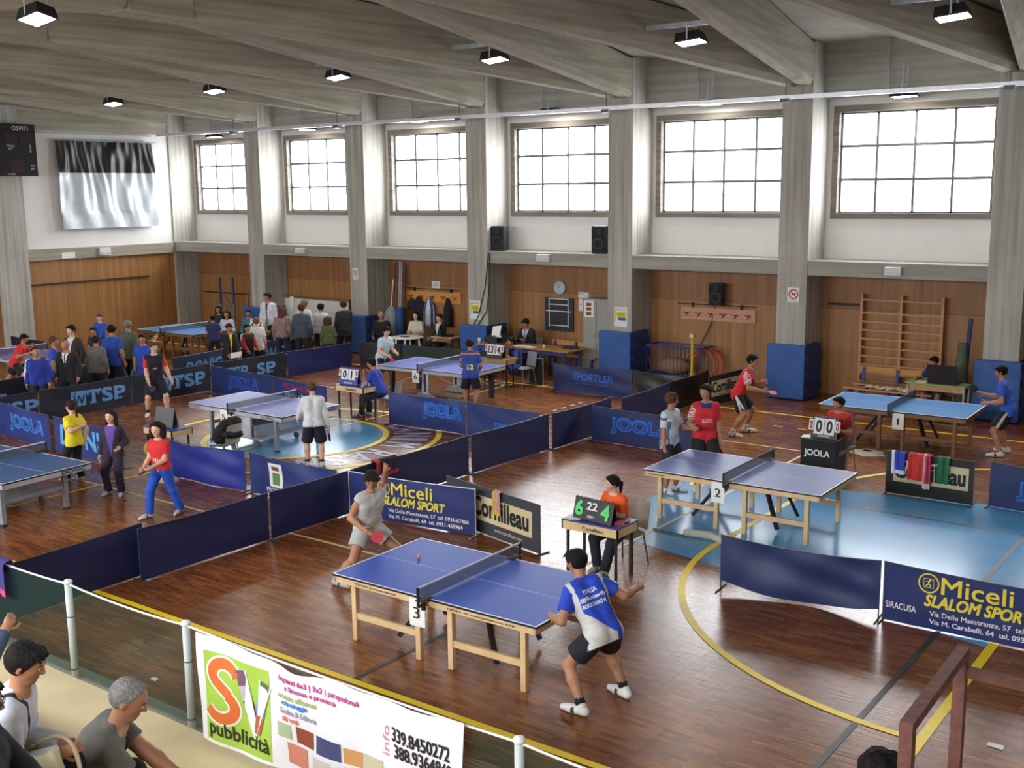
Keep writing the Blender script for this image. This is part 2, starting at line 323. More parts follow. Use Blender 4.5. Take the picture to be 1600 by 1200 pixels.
m = MB(); seg(m, (-20.6, 10.41), (-2.6, 10.41), 0.05, 0.0035); seg(m, (-2.6, 10.41), (-2.6, 19.42), 0.05, 0.0035); seg(m, (-20.6, 19.42), (-2.6, 19.42), 0.05, 0.0035); seg(m, (-8.6, 10.4), (-8.6, 19.4), 0.05, 0.0035)
for k in range(4): seg(m, (-8.82, 20.0+k*0.36), (-8.82, 20.17+k*0.36), 0.05, 0.0035); seg(m, (-4.1+k*0.52, 21.26), (-3.9+k*0.52, 21.26), 0.05, 0.0035)
lines_obj('trim_2', m, (214, 190, 140))['label'] = 'cream volleyball lines on the parquet'
m = MB(); seg(m, (1.84, 8.0), (1.84, 16.3), 0.06, 0.004); seg(m, (-2.64, 6.0), (-2.64, 8.9), 0.055, 0.0036); seg(m, (-1.3, 16.35), (1.84, 16.3), 0.05, 0.004)
lines_obj('trim_3', m, (52, 52, 50))['label'] = 'dark grey lines on the floor'
blue_m = M('blue_floor_paint', (92, 160, 212), 0.2, var=0.08, scale=1.2, spec=0.35)
m = MB(); m.add([(2.38, 11.9, 0.002), (2.38, 17.9, 0.002), (-3.5, 16.7, 0.002), (-3.5, 13.12, 0.002)], [(0, 1, 2, 3)])
struct('trim_4', m, blue_m, 'light blue painted key area on the floor')
m = MB(); disc(m, (-11.65, 14.92, 0.002), (1, 0, 0), (0, 1, 0), 0.0, 1.78, 0, 64); struct('trim_5', m, blue_m, 'light blue painted centre circle on the floor')
# big letters standing round the centre circle
m = MB()
for ch, deg in (('N', -38), ('S', -25), ('A', -13), ('R', -3), ('M', 16), ('I', 28), ('N', 38), ('A', 51), ('C', 63)):
    t = math.radians(deg); d = Vector((math.cos(t), math.sin(t), 0)); s = Vector((d.y, -d.x, 0)); wl = 0.16 if ch == 'I' else 0.36
    letters(m, ch, Vector((-11.65, 14.92, 0.003))+d*1.98-s*wl/2, s, d, wl, 0.74, 0, 0.02)
struct('trim_6', m, M('floor_letter_paint', (176, 184, 214), 0.3, var=0.15), 'pale blue letters painted round the centre circle')
# ================================================================ PEOPLE: one continuous surface per body, grown from tapered limbs
def surf_nets(D, org, h):
    s = D < 0; n = np.array(D.shape)-1
    c = [(i, j, k) for i in (0, 1) for j in (0, 1) for k in (0, 1)]
    sl = lambda a, o: a[o[0]:o[0]+n[0], o[1]:o[1]+n[1], o[2]:o[2]+n[2]]
    cnt = sum(sl(s, o).astype(np.int8) for o in c); act = (cnt > 0) & (cnt < 8)
    ci = np.argwhere(act); idx = -np.ones(act.shape, np.int64); idx[act] = np.arange(len(ci))
    acc = np.zeros((len(ci), 3)); num = np.zeros(len(ci))
    val = {o: D[ci[:, 0]+o[0], ci[:, 1]+o[1], ci[:, 2]+o[2]] for o in c}
    for o in c:
        for ax in range(3):
            if o[ax] == 0:
                p = list(o); p[ax] = 1; p = tuple(p); a, b = val[o], val[p]; x = (a < 0) != (b < 0)
                t = np.where(x, a/np.where(x, a-b, 1), 0); q = np.tile(np.array(o, float), (len(ci), 1)); q[:, ax] += t
                acc[x] += q[x]; num[x] += 1
    V = (ci+acc/num[:, None])*h+org; F = []
    for ax in range(3):
        u, w = [(1, 2), (2, 0), (0, 1)][ax]
        sh = [slice(None)]*3; sh2 = [slice(None)]*3; sh[ax] = slice(0, -1); sh2[ax] = slice(1, None)
        a, b = s[tuple(sh)], s[tuple(sh2)]; e = np.argwhere(a != b); e = e[(e[:, u] > 0) & (e[:, w] > 0) & (e[:, u] < n[u]) & (e[:, w] < n[w])]
        def at(du, dw): q = e.copy(); q[:, u] -= du; q[:, w] -= dw; return idx[q[:, 0], q[:, 1], q[:, 2]]
        Q = np.stack([at(1, 1), at(0, 1), at(0, 0), at(1, 0)], 1)
        flip = ~a[e[:, 0], e[:, 1], e[:, 2]]; Q[flip] = Q[flip][:, ::-1]; F.append(Q)
    F = np.concatenate(F); return V, F[(F >= 0).all(1)]
def cone_d(P, a, b, ra, rb):
    ab = b-a; L = max(ab @ ab, 1e-9); t = np.clip(((P-a) @ ab)/L, 0, 1); return np.linalg.norm(P-a-t[..., None]*ab, axis=-1)-(ra+(rb-ra)*t)
def field(groups, h, k):
    """groups: [(cones, cuts)], cone = (a, b, ra, rb), cut = (point, normal): the side the normal points to is removed"""
    cones = [c for gr in groups for c in gr[0]]
    lo = np.min([np.minimum(c[0], c[1])-max(c[2], c[3]) for c in cones], 0)-3*h-k; hi = np.max([np.maximum(c[0], c[1])+max(c[2], c[3]) for c in cones], 0)+3*h+k
    n = np.ceil((hi-lo)/h).astype(int)+1; R = np.full(n, 0.2)
    ax = [lo[i]+h*np.arange(n[i]) for i in range(3)]
    for cs, cuts in groups:
        D = np.full(n, 0.2)
        for a, b, ra, rb in cs:
            m = max(ra, rb)+k+3*h; i0 = np.maximum(((np.minimum(a, b)-m-lo)/h).astype(int), 0); i1 = np.minimum(((np.maximum(a, b)+m-lo)/h).astype(int)+2, n)
            s = tuple(slice(i0[q], i1[q]) for q in range(3))
            P = np.stack(np.meshgrid(ax[0][s[0]], ax[1][s[1]], ax[2][s[2]], indexing='ij'), -1); d = cone_d(P, a, b, ra, rb); e = D[s]
            q = np.maximum(k-np.abs(d-e), 0)/k; D[s] = np.minimum(d, e)-q*q*k/4
        if cuts:
            P = np.stack(np.meshgrid(*ax, indexing='ij'), -1)
            for p, nn in cuts: D = np.maximum(D, (P-p) @ nn)
        R = np.minimum(R, D)
    return surf_nets(R, lo, h)
A3 = lambda *q: np.array(q, float)
unit = lambda v: v/max(np.linalg.norm(v), 1e-9)
def ik(a, t, l1, l2, pole):
    d = t-a; L = np.linalg.norm(d); m = l1+l2-1e-3
    if L > m: t = a+d/L*m; L = m
    L = max(L, abs(l1-l2)+0.02); x = unit(t-a); t = a+x*L
    c = (l1*l1+L*L-l2*l2)/(2*L); hh = math.sqrt(max(l1*l1-c*c, 0)); p = pole-x*(pole @ x); p = unit(p)
    return a+x*c+p*hh, t
SKIN = {'a': (196, 146, 116), 'b': (172, 122, 92), 'c': (214, 168, 142)}
def skin_m(k): return M('skin_'+k, SKIN[k], 0.55, var=0.06, scale=9)
def cloth_m(rgb): return M('fabric_%d_%d_%d' % tuple(rgb), rgb, 0.85, var=0.12, scale=14, bump=0.25, bscale=16)
NAVY = (22, 26, 44); BLACK = (20, 20, 24); WHITE = (226, 228, 232); SHOE = (214, 212, 208)
def person(label, x, y, face, H, top, bot, hair=('short', (34, 26, 22)), shoes=SHOE, skin='a', hs=1.0, bw=1.0, crouch=0.0, lean=3, side=0, twist=0, feet=None, seat=None,
           rh=None, lh=None, look=(0, 0), lod=1, z=0.0, group=None, paint=None, curl=0.5, sock=None, mats=(), vee=None, glasses=False, hip=(0, 0), grip=None):
    root = thing('person', label, 'person', (x, y, z), math.radians(face-90), group)
    H *= 1.02; h = (0.0075, 0.0115, 0.015)[lod]; kk = 0.03 if lod < 2 else 0.035
    X, Y, Z = A3(1, 0, 0), A3(0, 1, 0), A3(0, 0, 1)
    ln, sd, tw = math.radians(lean), math.radians(side), math.radians(twist)
    u = unit(Z*math.cos(ln)*math.cos(sd)+Y*math.sin(ln)+X*math.sin(sd)); ax = unit(X*math.cos(tw)+Y*math.sin(tw)); ax = unit(ax-u*(ax @ u)); fw = np.cross(u, ax)
    hp = (0.525*H-crouch) if seat is None else seat+0.075*H
    P = A3(hip[0], hip[1], hp); B = bw*H
    if feet is None: feet = ((0.07*H, 0.0), (-0.07*H, 0.0)) if seat is None else ((0.08*H, 0.24*H), (-0.08*H, 0.25*H))
    sh = [P+u*0.270*H+ax*s*0.094*B for s in (1, -1)]
    neck = P+u*0.318*H+fw*0.005*H
    torso = []
    for s in (1, -1):
        torso += [(P+X*s*.046*B, P+u*.09*H+ax*s*.036*B, .060*B, .054*B), (P+u*.09*H+ax*s*.036*B, P+u*.21*H+ax*s*.052*B+fw*.008*H, .054*B, .058*B), (P+u*.21*H+ax*s*.052*B, P+u*.262*H+ax*s*.062*B, .056*B, .046*B),
                  (P+u*.255*H+ax*s*.045*B, sh[0 if s > 0 else 1], .044*B, .033*B), (neck-u*.008*H, sh[0 if s > 0 else 1]+u*.006*H-ax*s*.012*B, .030*B, .028*B)]
    torso += [(P, P+u*.10*H+fw*.012*H, .056*B, .054*B), (P+u*.10*H+fw*.012*H, P+u*.24*H+fw*.014*H, .054*B, .050*B)]
    # arms
    arms = []; hands = []
    for i, (s, tgt) in enumerate(((1, rh), (-1, lh))):
        a = sh[i]
        if tgt is None: tgt = tuple(a+ax*s*.045*H-Z*.30*H+fw*(.03*H)) if seat is None else tuple(a+ax*s*.01*H-u*.20*H+fw*.17*H)
        tgt = A3(*tgt); pole = ax*s*0.35-fw*0.6-Z*0.8
        e, w = ik(a, tgt, .168*H, .148*H, pole); arms.append((a, e, w)); d = unit(w-e); hands.append((w, d, s))
    # legs
    legs = []; toes = []
    for i, s in enumerate((1, -1)):
        f = feet[i]; fz = f[3] if len(f) > 3 else 0.0; t = A3(f[0], f[1], .052*H+fz); hj = P+X*s*.05*B-Z*.012*H
        kn, an = ik(hj, t, .248*H, .238*H, Y+X*s*0.28); legs.append((hj, kn, an)); ta = math.radians(f[2] if len(f) > 2 else -s*14); toes.append(A3(-math.sin(ta), math.cos(ta), -0.02))
    # head
    hh = .142*H*hs; yw, pt = math.radians(look[0]), math.radians(look[1]); uh = unit(u*0.45+Z*0.55)
    f0 = unit(fw*math.cos(yw)-ax*math.sin(yw)); f0 = unit(f0-uh*(f0 @ uh)); hf = unit(f0*math.cos(pt)+uh*math.sin(pt)); hu = unit(uh*math.cos(pt)-f0*math.sin(pt)); hr = np.cross(hf, hu)
    hc = neck+unit(u+Z)*.024*H+uh*.5*hh*0.98+hf*.05*hh
    Q = lambda r_, f_, u_: hc+hr*r_*hh+hf*f_*hh+hu*u_*hh
    head = [(Q(0, -.10, .13), Q(0, .04, .12), .35*hh, .335*hh), (Q(0, .08, .05), Q(0, .17, -.30), .25*hh, .155*hh), (Q(.08, .12, -.08), Q(-.08, .12, -.08), .20*hh, .20*hh), (Q(0, .36, .0), Q(0, .42, -.10), .032*hh, .052*hh),
            (Q(.34, -.04, .03), Q(.34, -.06, -.08), .065*hh, .045*hh), (Q(-.34, -.04, .03), Q(-.34, -.06, -.08), .065*hh, .045*hh), (Q(0, -.08, -.12), neck-u*.012*H, .20*hh, .033*B)]
    limb = []
    for a, e, w in arms:
        limb += [(a, a+(e-a)*.45, .033*B, .030*B), (a+(e-a)*.45, e, .030*B, .024*B), (e, e+(w-e)*.35, .0245*B, .025*B), (e+(w-e)*.35, w, .025*B, .0165*B)]
    for hj, kn, an in legs:
        limb += [(hj, kn, .056*B, .034*B), (kn, kn+(an-kn)*.35-Y*.006*H, .034*B, .036*B), (kn+(an-kn)*.35-Y*.006*H, an, .036*B, .022*B)]
    palms = []; fing = MB(); gi = 0
    for w, d, s in hands:
        inw = unit(-ax*s*0.8+fw*0.25-d*0.0); inw = unit(inw-d*(inw @ d)); wd = np.cross(d, inw)*s; wd = wd if wd @ (fw+Z*.3) > 0 else -wd   # thumb side of the palm
        for t in (-1, 1): palms.append((w, w+d*.046*H+wd*t*.012*H, .0125*H, .0115*H))
        cu = curl if not isinstance(curl, tuple) else curl[0 if s > 0 else 1]
        for q, (o_, l_) in enumerate(((-1.35, .034), (-.45, .044), (.45, .047), (1.35, .042))):
            p0 = w+d*.044*H+wd*o_*.0098*H; p1 = p0+unit(d+inw*cu*.6)*l_*.5*H; p2 = p1+unit(d*(1-cu*.8)+inw*(cu*1.5+.08*q))*l_*.5*H
            fing.tube([p0, p1, p2], [.0058*H, .0054*H, .0042*H], 6)
        p0 = w+d*.012*H+wd*.014*H; p1 = p0+unit(d*.7+wd*.75)*.03*H; p2 = p1+unit(d*.8+wd*.15+inw*.6*cu)*.026*H
        fing.tube([p0, p1, p2], [.0075*H, .0062*H, .0048*H], 6)
    V, F = field([(torso+limb+palms, []), (head, [])], h, kk)
    bm = MB(); bm.add(V.tolist(), F.tolist(), 0); bm.add(fing.v, fing.f, 0)
    for s in (1, -1):
        bm.ball(Q(.135*s, .355, .0), .030*hh, 1, 6); bm.ball(Q(.135*s, .370, .0), .023*hh, 2, 5)
        bm.tube([Q(.06*s, .385, .085), Q(.15*s, .375, .105), Q(.22*s, .33, .08)], .012*hh, 4, 2)
    bm.tube([Q(-.085, .30, -.235), Q(0, .335, -.235), Q(.085, .30, -.235)], .024*hh, 5, 3)
    hcol = hair[1] if hair else (60, 50, 44)
    body = obj('body', bm, [skin_m(skin), M('eye_white', (186, 178, 170), 0.5), M('brow_dark', tuple(int(c*.8+22) for c in hcol) if max(hcol) < 120 else (70, 62, 55), 0.6), M('lip_pink', (158, 92, 80), 0.5)], root, True)
    # hair
    st = hair[0] if hair else 'none'
    if st != 'none':
        hm = M('hair_%d_%d_%d' % tuple(hcol), hcol, .7, var=.35, scale=40, bump=.5, bscale=90, spec=.15) if st != 'cap' else cloth_m(hcol); off = (.065 if st in ('short', 'ponytail', 'bob', 'long', 'mop') else .04)*hh
        sk = [(Q(0, -.10, .13), Q(0, .04, .12), .35*hh+off, .335*hh+off)]; cn = unit(hf*.78-hu*.62); cuts = [(Q(0, .0, .0)+cn*(.075 if st != 'bald' else 0)*hh, cn), (Q(0, 0, -.27), -hu)]
        if st == 'bald': cuts = [(Q(0, -.02, .0), unit(hf*.9+hu*.3)), (Q(0, 0, -.27), -hu)]
        if st == 'receding': cuts[0] = (Q(0, .0, .0)-cn*.03*hh, cn)
        gr = [(sk, cuts)]
        if st in ('short', 'mop'): gr.append(([(Q(t, .22, .36), Q(t*1.15+.03*math.sin(t*40), .375, .26-.04*math.cos(t*31)), .085*hh, .03*hh) for t in np.linspace(-.22, .22, 6)], []))
        if st in ('long', 'veil'): gr.append(([(Q(.2*t, -.22, .1), Q(.24*t, -.26, -.78), .24*hh, .17*hh) for t in (-1, 0, 1)]+[(Q(.34*t, -.06, .15), Q(.36*t, -.02, -.6), .13*hh, .12*hh) for t in (-1, 1)], []))
        if st == 'bob': gr.append(([(Q(.2*t, -.22, .1), Q(.22*t, -.25, -.35), .30*hh, .25*hh) for t in (-1, 0, 1)]+[(Q(.36*t, -.05, .2), Q(.41*t, .0, -.40), .18*hh, .19*hh) for t in (-1, 1)], []))
        if st == 'ponytail': gr.append(([(Q(0, -.42, .12), Q(0, -.56, -.1), .12*hh, .14*hh), (Q(0, -.56, -.1), Q(0, -.5, -.75), .14*hh, .07*hh)], []))
        if st == 'mop': gr.append(([(Q(.26*math.cos(t), .22*math.sin(t)-.06, .34), Q(.33*math.cos(t), .30*math.sin(t)-.08, .02), .17*hh, .15*hh) for t in np.linspace(-.9, 4.1, 9)], []))
        V, F = field(gr, h*.8, .02)
        ja = 2.6 if st == 'mop' else (.5 if lod == 0 else 1.0); jit = (np.sin(V @ A3(90, 40, 70))*.0022+np.sin(V @ A3(-150, 110, 60))*.0022+np.sin(V @ A3(210, -190, 130))*.0014)*ja; V = V+unit(V-hc)*0+((V-hc)/np.linalg.norm(V-hc, axis=1)[:, None])*jit[:, None]
        hb = MB(); hb.add(V.tolist(), F.tolist()); ho = obj('hair' if st != 'cap' else 'cap', hb, hm, root, True)
        if st == 'cap': obj('cap_brim', MB().prism([(-.26*hh, 0), (.26*hh, 0), (.2*hh, .26*hh), (-.2*hh, .26*hh)], .02*hh, Q(0, .32, .2), hr, hf, hu), hm, ho)
    if glasses:
        gm = MB()
        for s in (1, -1): gm.tube([Q(.135*s+.09*math.cos(t), .42, .0+.075*math.sin(t)) for t in np.linspace(0, 2*math.pi, 11)], .012*hh, 4); gm.tube([Q(.225*s, .41, .02), Q(.35*s, -.02, .03)], .012*hh, 4)
        obj('glasses', gm, M('glasses_frame', (30, 26, 24), 0.3), root)
    # upper garment
    kind, tc = top[0], top[1]; sc = top[2] if len(top) > 2 and top[2] else tc; g0 = .011+(.008 if kind in ('jacket', 'suit', 'long') else .003)
    hem = {'tee': -.065, 'tank': -.035, 'polo': -.07, 'long': -.03, 'jacket': -.06, 'suit': -.10, 'crop': .0}.get(kind, -.03)*H
    tors = [(a, b, ra+g0, rb+g0) for a, b, ra, rb in torso if not (abs(rb-.028*B) < 1e-9 and abs(ra-.030*B) < 1e-9)]+[(neck-u*.014*H, P+u*.272*H+ax*s*.078*B, .030*B+g0*.6, .030*B+g0*.8) for s in (1, -1)]
    cut = [(P+u*hem, -u), (neck+u*.004*H, unit(u+fw*.35))]
    if seat is None:
        tors += [(P+X*s*.046*B, P+X*s*.05*B+Z*(hem-.02*H), .062*B+g0, .064*B+g0) for s in (1, -1)]
    gs = [(tors, cut)]
    fr = {'tee': .66, 'polo': .72, 'tank': .12, 'crop': .6}.get(kind)
    for a, e, w in arms:
        d1, d2 = unit(e-a), unit(w-e)
        if fr is not None:
            E = a+(e-a)*fr; gs.append(([(a-d1*.01, E+d1*.05, .032*B+g0, .030*B+g0+.006)], [(E, d1)]))
        else: gs.append(([(a, e, .032*B+g0, .027*B+g0), (e, w, .027*B+g0, .021*B+g0*.7)], [(w-d2*.004, d2)]))
    V, F = field(gs, h, kk); wv = (np.sin(V[:, 2]*55+V[:, 0]*20)*np.sin(V[:, 0]*38+V[:, 1]*30+x*7))*.0022; c0 = P+u*.15*H; dv = V-c0; dv = dv/np.linalg.norm(dv, axis=1)[:, None]; V = V+dv*wv[:, None]
    C = V[F].mean(1); rel = C-P; hs_, ss, ff = (rel @ u)/H, (rel @ ax)/H, (rel @ fw)/H
    da = np.min([np.minimum(cone_d(C, a, e, .034*B, .027*B), cone_d(C, e, w, .027*B, .021*B)) for a, e, w in arms], 0); dt = np.min([cone_d(C, a, b, ra, rb) for a, b, ra, rb in torso], 0)
    isarm = (da < dt-.004) | (np.abs(ss) > .125); mi = np.where(isarm, 1, 0); tm = [cloth_m(tc), cloth_m(sc)]
    if vee:   # open collar: shirt front and a tie or inner shirt showing
        tm += [cloth_m(vee[0]), cloth_m(vee[1])]; op = (ff > .02) & (~isarm) & (hs_ > vee[2]) & (np.abs(ss) < (hs_-vee[2])*vee[3]); mi = np.where(op, 2, mi); mi = np.where(op & (np.abs(ss) < .009), 3, mi)
    if paint:
        tm += [cloth_m(c) for c in mats]; pm = paint(ss, ff, hs_, isarm, C); mi = np.where(pm >= 0, pm+(4 if vee else 2), mi)
    tb = MB(); tb.v = V.tolist(); tb.f = F.tolist(); tb.m = mi.tolist()
    shirt = obj({'suit': 'jacket', 'jacket': 'jacket', 'long': 'long_sleeved_top'}.get(kind, 'shirt'), tb, tm, root, True)
    # lower garment
    bk, bc = bot[0], bot[1]; g1 = .014
    gs = [([(P+X*s*.046*B, P+u*.05*H+ax*s*.04*B, .060*B+g1-.004, .054*B+g1-.006) for s in (1, -1)], [(P+u*.045*H, u)])]
    for hj, kn, an in legs:
        d1, d2 = unit(kn-hj), unit(an-kn)
        if bk == 'shorts':
            q = bot[2] if len(bot) > 2 else .62; E = hj+(kn-hj)*q; gs.append(([(hj, E+d1*.05, .058*B+g1, .052*B+g1+.016)], [(E, d1), (P+u*.045*H, u)]))
        else: gs.append(([(hj, kn, .058*B+g1, .038*B+g1), (kn, an+d2*.03, .038*B+g1, .028*B+g1+.008)], [(an+d2*.012, d2), (P+u*.045*H, u)] if seat is None else [(an+d2*.012, d2)]))
    V, F = field(gs, h, kk); V[:, 0] += np.sin(V[:, 2]*60)*.0015
    lb = MB(); lb.v = V.tolist(); lb.f = F.tolist(); lm = [cloth_m(bc)]; lb.m = [0]*len(F)
    if len(bot) > 3 and bot[3]:
        C = V[F].mean(1); lm.append(cloth_m(bot[3])); d = np.min([np.abs((C-hj)[:, 1]-np.clip((hj[2]-C[:, 2])/max(hj[2]-kn[2], .05), 0, 1)*(kn-hj)[1]) for hj, kn, an in legs], 0); lb.m = np.where((d < .022) & (np.abs(C[:, 0]-P[0]) > .085*H), 1, 0).tolist()
    obj('shorts' if bk == 'shorts' else 'trousers', lb, lm, root, True)
    # shoes
    for (hj, kn, an), t in zip(legs, toes):
        gz = an[2]-.052*H; b = A3(an[0], an[1], gz); t2 = unit(t*A3(1, 1, 0)); q = 1.12
        cs = [(b-t2*.022*H*q+Z*.025*H, b+t2*.06*H*q+Z*.022*H, .025*H, .025*H), (b+t2*.06*H*q+Z*.022*H, b+t2*.108*H*q+Z*.017*H, .027*H, .018*H), (b-t2*.012*H+Z*.03*H, b-t2*.004*H+Z*.05*H, .026*H, .026*H)]
        V, F = field([(cs, [(b+Z*.002, -Z)])], max(h*.8, .008), .015); sb = MB(); sb.v = V.tolist(); sb.f = F.tolist()
        c_ = V[F].mean(1); al = (c_-b) @ t2; sb.m = np.where(c_[:, 2] < gz+.014, 1, np.where((np.abs(al-.045*H) < .011*H) & (c_[:, 2] < gz+.04*H) if shoes[0] > 150 else al > 9, 2, 0)).tolist()
        so = obj('shoe', sb, [M('shoe_%d_%d_%d' % tuple(shoes), shoes, 0.5, var=.1), M('shoe_sole', (190, 178, 160), 0.6), M('shoe_stripe', (52, 54, 62), .6)], root, True)
        if sock: obj('sock', MB().tube([an-unit(an-kn)*.02-Z*.0, an-unit(an-kn)*.055*H], [.029*B, .027*B], 10), cloth_m(sock), root, True)
    root['hands'] = [float(q) for w, d, s in hands for q in (*w, *d)]
    return root, shirt, dict(P=P, u=u, ax=ax, fw=fw, H=H, hands=hands, head=hc, Q=Q)
def world_of(root, p):
    return Matrix.Translation(root.location) @ root.rotation_euler.to_matrix().to_4x4() @ Vector(p)
def print_on(shirt, root, K, s, h0, w, hgt, back, rgb, bold=0.02, shear=0.0, s0=0.0, name='lettering', tilt=0.0):
    """lettering laid on the front or back of a garment; s0, h0 in metres from the spine / above the pelvis (centre of the line)"""
    me = shirt.data; bv = BVHTree.FromPolygons([v.co for v in me.vertices], [tuple(p.vertices) for p in me.polygons])
    v, f = text2d(s, bold, shear); wd = v[:, 0].max(); u, ax, fw = K['u'], K['ax'], K['fw']; r = -ax if not back else ax; n = fw if not back else -fw
    vs = []
    for px, py in v:
        q = K['P']+u*(h0+(py-.5)*hgt+tilt*(px/wd-.5)*w)+r*((px/wd-.5)*w)+ax*s0+n*.6
        hit = bv.ray_cast(Vector(q), Vector(-n)); vs.append(Vector(q)-Vector(n)*((hit[3] if hit[0] else .45)-.004))
    m = MB(); m.add(vs, f); return obj(name, m, cloth_m(rgb), shirt)
# ================================================================ TABLE TENNIS TABLES
beech = woodgrain('beech', (206, 170, 122), (226, 196, 150), (4, 4, 4), 0.5); darkwood = woodgrain('table_brown_wood', (112, 78, 48), (138, 100, 64), (5, 5, 5), 0.5)
blackm = M('black_metal', (26, 26, 28), 0.45); greym = M('silver_metal', (150, 154, 158), 0.4, 0.3); whitem = M('white_paper', (236, 236, 232), 0.8, var=.03); inkm = M('ink', (26, 26, 34), 0.7)
navy_m = M('navy_plastic', (26, 34, 80), 0.5); line_m = M('table_line', (228, 228, 226), 0.5, var=.03)
net_m = clear('net_mesh', (28, 36, 60), 0.42, 0.9); netg_m = clear('net_mesh_grey', (90, 96, 110), 0.5, 0.9)
def tt_table(label, cx, cy, deg, top_rgb, style, printed=None, print_rgb=(40, 34, 30)):
    t = thing('table_tennis_table', label, 'table tennis table', (cx, cy, 0), math.radians(deg), 'table tennis tables in the hall')
    tm = M('table_top_%d_%d_%d' % top_rgb, top_rgb, 0.42, var=.05, scale=1.5, spec=.14)
    edge = {'wood': beech, 'brown': darkwood}.get(style, M('table_apron_grey', (172, 174, 178), 0.4))
    lx, ly = 1.37, 0.7625
    for s in (-1, 1):
        m = MB(); x0, x1 = sorted((s*0.003, s*lx)); m.box(x0, x1, -ly, ly, .737, .757, 1); m.box(x0, x1, -ly, ly, .757, .76, 0)
        m.box(x0, x1, -ly, -ly+.02, .76, .7612, 2); m.box(x0, x1, ly-.02, ly, .76, .7612, 2); e = s*lx; a, b = sorted((e, e-s*.02)); m.box(a, b, -ly, ly, .76, .7614, 2); m.box(x0, x1, -.0015, .0015, .76, .7608, 2)
        top = obj('table_top', m, [tm, blackm, line_m], t)
        m = MB(); i = .02 if style in ('wood', 'brown') else .002
        a, b = sorted((s*.02, s*(lx-i)))
        m.box(a, b, -ly+i, -ly+i+.025, .665, .737); m.box(a, b, ly-i-.025, ly-i, .665, .737); q, r = sorted((s*(lx-i), s*(lx-i-.025))); m.box(q, r, -ly+i, ly-i, .665, .737)
        ap = obj('apron', m, edge, t)
        if style in ('wood', 'brown'):
            m1, m2 = s*.22, s*1.14
            for x in (m1, m2):
                for y in (-.64, .64): obj('leg', MB().box(x-.032, x+.032, y-.032, y+.032, 0, .70), edge, t, bevel=.004)
            for y in (-.64, .64): obj('stretcher', MB().box(min(m1, m2)+.03, max(m1, m2)-.03, y-.018, y+.018, .25, .32), edge, t)
            [obj('brace', MB().bar((s*.35 if s > 0 else s*.25, q*.25, .70), (s*.62 if s > 0 else s*.72, q*.40, .06), .05, .05), blackm, t) for q in (-1, 1)]
        elif style == 'steel':
            for y in (-.54, .54):
                obj('leg', MB().box(s*.95-.035, s*.95+.035, y-.035, y+.035, .03, .69).box(s*.95-.04, s*.95+.04, y-.04, y+.04, 0, .03, 1), [M('leg_grey', (138, 142, 150), 0.4), blackm], t)
            obj('stretcher', MB().box(s*.95-.02, s*.95+.02, -.52, .52, .34, .40), M('leg_grey', (138, 142, 150), 0.4), t)
        elif style == 'roller':
            for y in (-.5, .5): obj('leg', MB().box(s*1.12-.045, s*1.12+.045, y-.06, y+.06, 0, .70), M('leg_dark', (38, 40, 50), 0.5), t, bevel=.01)
            for y in (-.45, .45): obj('brace', MB().bar((s*1.1, y, .30), (s*.15, y, .62), .02, .02), greym, t)
    if style == 'steel':
        for y in (-.5, .5):
            obj('centre_support', MB().box(-.20, .20, y-.035, y+.035, .16, .70), M('support_panel', (196, 198, 202), 0.35), t, bevel=.02)
            for x in (-.36, .36):
                w = MB(); w.lathe((x, y*1.02, .07), [(.03, -.018), (.068, -.018), (.068, .018), (.03, .018)], 14, 0, Matrix.Rotation(math.pi/2, 3, 'X')); w.tube([(x, y*1.02, .07), (x*.5, y*1.02, .20)], .014, 6, 1); obj('wheel', w, [M('wheel_grey', (90, 94, 102), .5), greym], t)
        obj('undercarriage', MB().box(-.42, .42, -.52, .52, .15, .19).box(-.30, -.26, -.5, .5, .19, .42).box(.26, .30, -.5, .5, .19, .42), M('chrome', (170, 172, 176), 0.3, 0.6), t)
    if style == 'roller':
        for y in (-.60, .60):
            obj('wheel_guard', MB().prism([(.34*math.cos(a), .18*math.sin(a)) for a in np.linspace(0, math.pi, 13)], .05, (0, y-.025, .02), (1, 0, 0), (0, 0, 1), (0, 1, 0)), greym, t)
            obj('centre_support', MB().box(-.10, .10, y-.03, y+.03, .15, .70).box(-.035, .035, y-.036, y+.036, .2, .70, 1), [M('support_panel', (196, 198, 202), 0.35), navy_m], t, bevel=.01)
    if printed:
        for txt, face, s0, w_, h_ in printed:
            m = MB()
            if face == 'near': letters(m, txt, (s0, -ly-.002 if style != 'wood' else -ly+.016, .68), (1, 0, 0), (0, 0, 1), w_, h_, 0, .03)
            else: letters(m, txt, (lx+.003, s0, .68), (0, 1, 0), (0, 0, 1), w_, h_, 0, .03)
            obj('lettering', m, M('table_print_%d' % print_rgb[0], print_rgb, .6), t)
    return t
def tt_net(label, cx, cy, deg, light=False, tape=True):
    n = thing('table_tennis_net', label, 'net', (cx, cy, .7612), math.radians(deg), 'nets on the tables')
    obj('mesh', MB().box(-.003, .003, -.90, .90, .012, .145), netg_m if light else net_m, n)
    obj('top_tape', MB().box(-.007, .007, -.90, .90, .140, .156), M('net_tape' if tape else 'net_tape_dark', (220, 222, 226) if tape else (70, 74, 92), 0.7), n)
    for s in (-1, 1):
        p = MB(); p.box(-.012, .012, s*.905-.012, s*.905+.012, -.05, .158); p.box(-.05, .05, min(s*.72, s*.90), max(s*.72, s*.90), -.0005, .012); p.box(-.02, .02, s*.82-.02, s*.82+.02, -.11, -.04); p.bar((0, s*.80, -.045), (0, s*.905, -.045), .03, .03)
        obj('post', p, blackm, n, bevel=.003)
    return n
